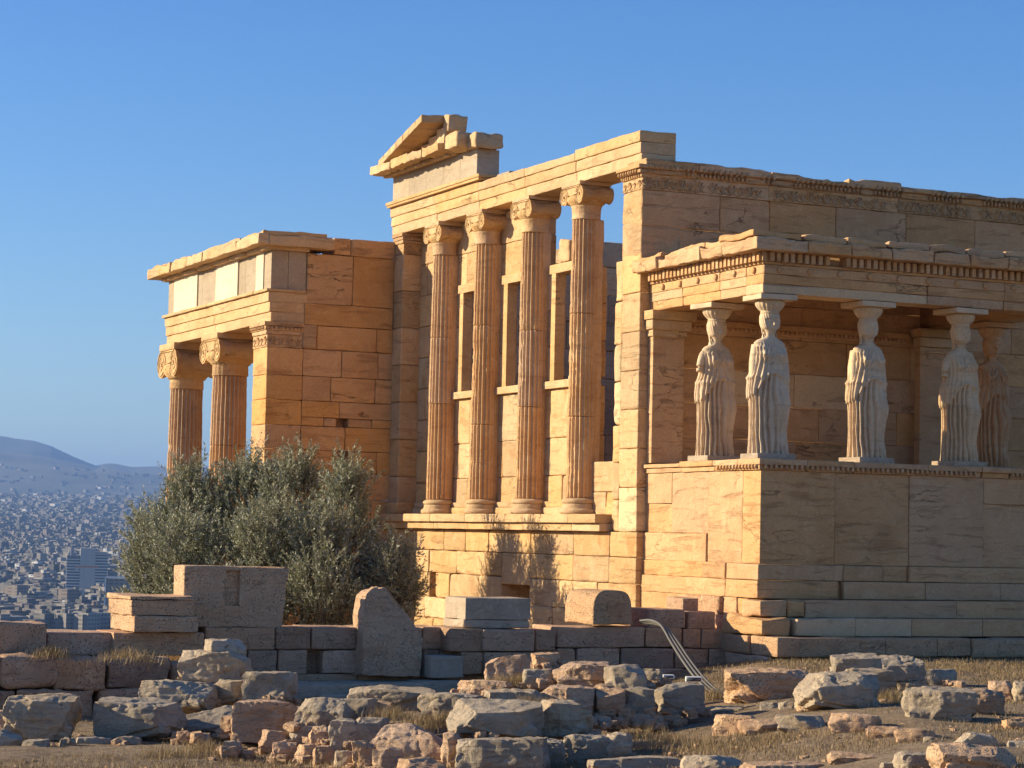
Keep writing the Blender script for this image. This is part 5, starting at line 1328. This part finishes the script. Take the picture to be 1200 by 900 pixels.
# ================================================================== SMALL THINGS
def hoses():
    root = MB()
    for k in range(3):
        o = (k-1)
        P = [(752+o*2, 729+o*1.5, 30.6), (765+o*2, 729+o*2, 30.4), (778+o*3, 735+o*1.5, 30.0), (790+o*4, 752, 29.5), (803+o*4.5, 772, 28.9), (818+o*5, 792, 28.4), (832+o*5, 806, 28.1), (842+o*6, 812, 28.0)]
        pts = [W(*p) for p in P]; Q = []
        for i in range(len(pts)-1):
            p0 = pts[max(i-1, 0)]; p1 = pts[i]; p2 = pts[i+1]; p3 = pts[min(i+2, len(pts)-1)]
            for t in np.linspace(0, 1, 6, endpoint=False): Q.append(.5*((2*p1)+(-p0+p2)*t+(2*p0-5*p1+4*p2-p3)*t*t+(-p0+3*p1-3*p2+p3)*t**3))
        Q.append(pts[-1]); root.tube(Q, .017, 8)
    tag(root.build('cable_bundle', M['hose']), 'three grey cables running together down over the old wall beside the broken steps', 'cables')
    fl = empty('floodlight', tuple(W(813, 818, 27.2)), -YAW); tag(fl, 'small white floodlight on a stub post at the foot of the steps', 'floodlight')
    MB().block((-.08, -.07, 0), (.08, .07, .11), .01, 0, .2, 1).build('base', M['white'], fl)
    MB().tube([(0, 0, .1), (0, 0, .2)], .02, 8).build('post', M['white'], fl)
    MB().block((-.10, -.06, .19), (.09, .06, .25), .012, 0, .2, 2).build('lamp_head', M['white'], fl)
    MB().box((-.085, -.064, .20), (.075, -.058, .24)).build('lens', M['glass'], fl)
    f2 = empty('floodlight', tuple(W(783, 795, 27.8)), -YAW+.1); tag(f2, 'flat white floodlight lying on the dark squared stones by the wall', 'floodlight')
    MB().block((-.07, -.06, .0), (.07, .06, .045), .012, 0, .2, 2).build('lamp_head', M['white'], f2)
    MB().box((-.05, -.064, .01), (.05, -.058, .035)).build('lens', M['glass'], f2)
hoses()

# ================================================================== CITY
def city():
    R = np.random.RandomState(9)
    def wallmat(name, cols, band):
        m, nt, b = mat_new(name); N = NT(nt); g = N.n('ShaderNodeNewGeometry'); rnd = g.outputs['Random Per Island']
        oi = N.n('ShaderNodeObjectInfo')
        rr = N.math('FRACT', N.math('ADD', rnd, oi.outputs['Random']))
        cr = N.n('ShaderNodeValToRGB'); cr.color_ramp.interpolation = 'CONSTANT'
        for i, (p, c) in enumerate(cols):
            e = cr.color_ramp.elements[i] if i < 2 else cr.color_ramp.elements.new(p); e.position = p; e.color = (*c, 1)
        N.l(rr, cr.inputs[0]); tc = N.n('ShaderNodeTexCoord').outputs['Object']
        sp = N.n('ShaderNodeSeparateXYZ'); N.l(tc, sp.inputs[0]); sn = N.n('ShaderNodeSeparateXYZ'); N.l(g.outputs['Normal'], sn.inputs[0])
        fl = N.math('FRACT', N.math('DIVIDE', sp.outputs[2], 3.1)); hole = N.math('LESS_THAN', fl, .45)
        hh = N.math('FRACT', N.math('DIVIDE', N.math('ADD', sp.outputs[0], sp.outputs[1]), 4.3)); hole = N.math('MULTIPLY', hole, N.math('LESS_THAN', hh, .62))
        side = N.math('LESS_THAN', N.math('ABSOLUTE', sn.outputs[2]), .5)
        N.l(N.mix(N.math('MULTIPLY', N.math('MULTIPLY', hole, side), band), cr.outputs[0], (.06, .06, .065)), b.inputs['Base Color']); b.inputs['Roughness'].default_value = .9
        return m
    cm = wallmat('city_walls', [(0, (.24, .21, .185)), (.25, (.17, .155, .14)), (.45, (.125, .11, .10)), (.62, (.27, .25, .23)), (.70, (.09, .085, .08)), (.84, (.21, .165, .135)), (.955, (.55, .53, .50))], .7)
    grid = math.radians(28)
    def boxes(n, dlo, dhi, alo, ahi, smin, smax, hmin, hmax, seed):
        R = np.random.RandomState(seed); mb = MB(); out = []
        d = np.sqrt(R.uniform(dlo**2, dhi**2, n)); a = np.radians(R.uniform(alo, ahi, n))
        x = CAM[0]+np.sin(a)*d; y = CAM[1]+np.cos(a)*d; z = far_height(a, d)
        return x, y, z, d, R
    # the mass of the city
    V = []; 
    def emit(x, y, z, w_, l_, h_, g):
        c, s = math.cos(g), math.sin(g)
        P = np.array([(-w_, -l_), (w_, -l_), (w_, l_), (-w_, l_)]); Q = np.stack([P[:, 0]*c-P[:, 1]*s+x, P[:, 0]*s+P[:, 1]*c+y], 1)
        return np.concatenate([np.c_[Q, np.full(4, z)], np.c_[Q, np.full(4, z+h_)]])
    F8 = np.array([(4, 5, 6, 7), (0, 1, 5, 4), (1, 2, 6, 5), (2, 3, 7, 6), (3, 0, 4, 7)])
    allv = []; cnt = 0; nearb = []
    x, y, z, d, R2 = boxes(46000, 1750, 9300, 6, 23, 8, 16, 9, 22, 3)
    for i in range(len(x)):
        g = grid+R2.choice([0, .05, -.04, .7 if d[i] > 4000 else 0]); k = 1+max(0, d[i]-3500)/9000
        k *= .62; w_, l_, h_ = R2.uniform(6, 13)*k, R2.uniform(6, 14)*k, R2.uniform(7, 15)*(1 if R2.rand() > .03 else 1.6)
        # an avenue and cross streets stay open
        u = x[i]*math.cos(grid)+y[i]*math.sin(grid); v = -x[i]*math.sin(grid)+y[i]*math.cos(grid)
        az_ = math.degrees(math.atan2(x[i]-CAM[0], y[i]-CAM[1]))
        if abs(az_-(13.0+ (3000-d[i])*-.0011)) < .10 and d[i] < 3300: continue
        if d[i] > 2150 and d[i] < 3000 and 13.6 < az_ < 15.4 and R2.rand() < .5: continue
        if d[i] < 2150 and len(nearb) < 60 and 11.5 < az_ < 17.5: nearb.append((x[i], y[i], z[i], w_, l_, h_, g)); continue
        allv.append(emit(x[i], y[i], z[i]-6, w_, l_, h_+6, g))
        if R2.rand() < .4: allv.append(emit(x[i]+R2.uniform(-3, 3), y[i]+R2.uniform(-3, 3), z[i]+h_-.5, w_*.35, l_*.3, 3.5, g))
    V = np.concatenate(allv); n = len(allv); F = (F8[None]+np.arange(n)[:, None, None]*8).reshape(-1, 4)
    tag(MB().add(V, [F]).build('distant_city', cm, smooth=False), kind='stuff')
    # houses up the foot of the mountain
    x, y, z, d, R2 = boxes(500, 9300, 11800, 5, 24, 8, 16, 8, 16, 13); allv = []
    for i in range(len(x)): allv.append(emit(x[i], y[i], z[i]-8, R2.uniform(5, 12), R2.uniform(5, 12), R2.uniform(15, 21), R2.uniform(0, 1.5)))
    V = np.concatenate(allv); n = len(allv); F = (F8[None]+np.arange(n)[:, None, None]*8).reshape(-1, 4)
    tag(MB().add(V, [F]).build('hillside_suburb', cm, smooth=False), kind='stuff')
    # the nearest blocks, one object each
    for i, (bx, by, bz, w_, l_, h_, g) in enumerate(nearb):
        r = empty('apartment_block', (bx, by, bz), g); tag(r, 'flat-roofed apartment block among the nearest roofs of the hazy city', 'building', 'nearest apartment blocks of the city')
        MB().box((-w_, -l_, -6), (w_, l_, h_)).build('walls', cm, r, smooth=False)
        MB().box((-w_*.4, -l_*.3, h_), (w_*.2, l_*.3, h_+3)).box((-w_-.6, -l_-.6, h_*.7), (w_+.6, l_+.6, h_*.7+.5)).build('roof_room', cm, r, smooth=False)
    # tree clumps between the houses
    v, f, _ = lattice((3, 3, 3)); b0 = v/2*2-1.0; b0 = b0/np.linalg.norm(b0, axis=1, keepdims=True); R3 = np.random.RandomState(31); mb = MB()
    for i in range(3200):
        d_ = math.sqrt(R3.uniform(1750**2, 7500**2)); a = math.radians(R3.uniform(8, 22)); s = R3.uniform(2.5, 6.5)*(1+d_/7000)
        if i < 260: d_ = R3.uniform(1900, 3300); a = math.radians(13.0+(3000-d_)*-.0011+R3.uniform(-.09, .09)); s = R3.uniform(4, 7)
        p = np.array([CAM[0]+math.sin(a)*d_, CAM[1]+math.cos(a)*d_, float(far_height(np.array([a]), np.array([d_]))[0])+s*.6])
        mb.add(b0*s*(1+R3.uniform(-.3, .3, (len(b0), 1)))+p, [f])
    tag(mb.build('city_trees', simple('dark_city_foliage', (.05, .052, .04), .9, noise=.3, nscale=.1), smooth=False), kind='stuff')
    # the slab tower
    T = W(101, 706, 2500); T[2] = float(plain_z(2500))
    t = empty('office_tower', tuple(T), -YAW+.2); tag(t, 'tall slab tower with a blank grey centre and striped wings rising above the city', 'building')
    sl = simple('tower_concrete', (.42, .39, .35), .9, noise=.1, nscale=.2); dk = simple('tower_glass', (.10, .11, .12), .4, noise=.2, nscale=.3)
    MB().box((-8, -9, -5), (8, 9, 54)).build('core', sl, t, smooth=False)
    for s_, x0, x1, top in ((-1, -22, -8.01, 46), (1, 8.01, 21, 50)):
        MB().box((x0, -7, -5), (x1, 7, top)).build('wing', dk, t, smooth=False)
        b_ = MB()
        for k in range(16):
            z_ = 1+k*3.1
            if z_+1.6 < top: b_.box((x0-.3, -8.2, z_), (x1+.3, 7.6, z_+1.2))
        b_.build('balcony_band', simple('tower_bands', (.55, .52, .48), .9, noise=.08, nscale=.3), t, smooth=False)
    MB().tube([(-18, 0, 46), (-18, 0, 63)], .35, 5).tube([(3, 0, 54), (3, 0, 59)], .8, 6).build('roof_mast', sl, t)
    # tower crane in front of it
    K = W(97, 712, 2350); K[2] = float(plain_z(2350)); k = empty('tower_crane', tuple(K), -YAW); tag(k, 'orange and grey tower crane standing in front of the slab tower', 'crane')
    MB().box((-.9, -.9, 0), (.9, .9, 36)).build('mast', sl, k, smooth=False)
    MB().box((-9, -.7, 36), (14, .7, 37.6)).build('jib', M['orange'], k, smooth=False)
    MB().box((-9, -1.2, 33), (-6, 1.2, 36)).build('counterweight', sl, k, smooth=False)
    # white framed block
    B = W(134, 706, 1900); B[2] = float(plain_z(1900)); q = empty('framed_building', tuple(B), -YAW+.05); tag(q, 'building outlined by a thin white frame between the slab tower and the olive tree', 'building')
    MB().box((-7.2, 0, -10), (14, 14, 36)).build('walls', cm, q, smooth=False)
    f_ = MB(); f_.box((-8.2, -1, -10), (-7.2, 1, 37.5)).box((-8.2, -1, 36.4), (15, 1, 37.6)).box((-8.2, -.9, 12), (-3, 0, 13)).box((14, -1, -10), (15, 1, 36.4)); f_.build('frame', M['white'], q, smooth=False)
city()
print('objects', len(bpy.data.objects))
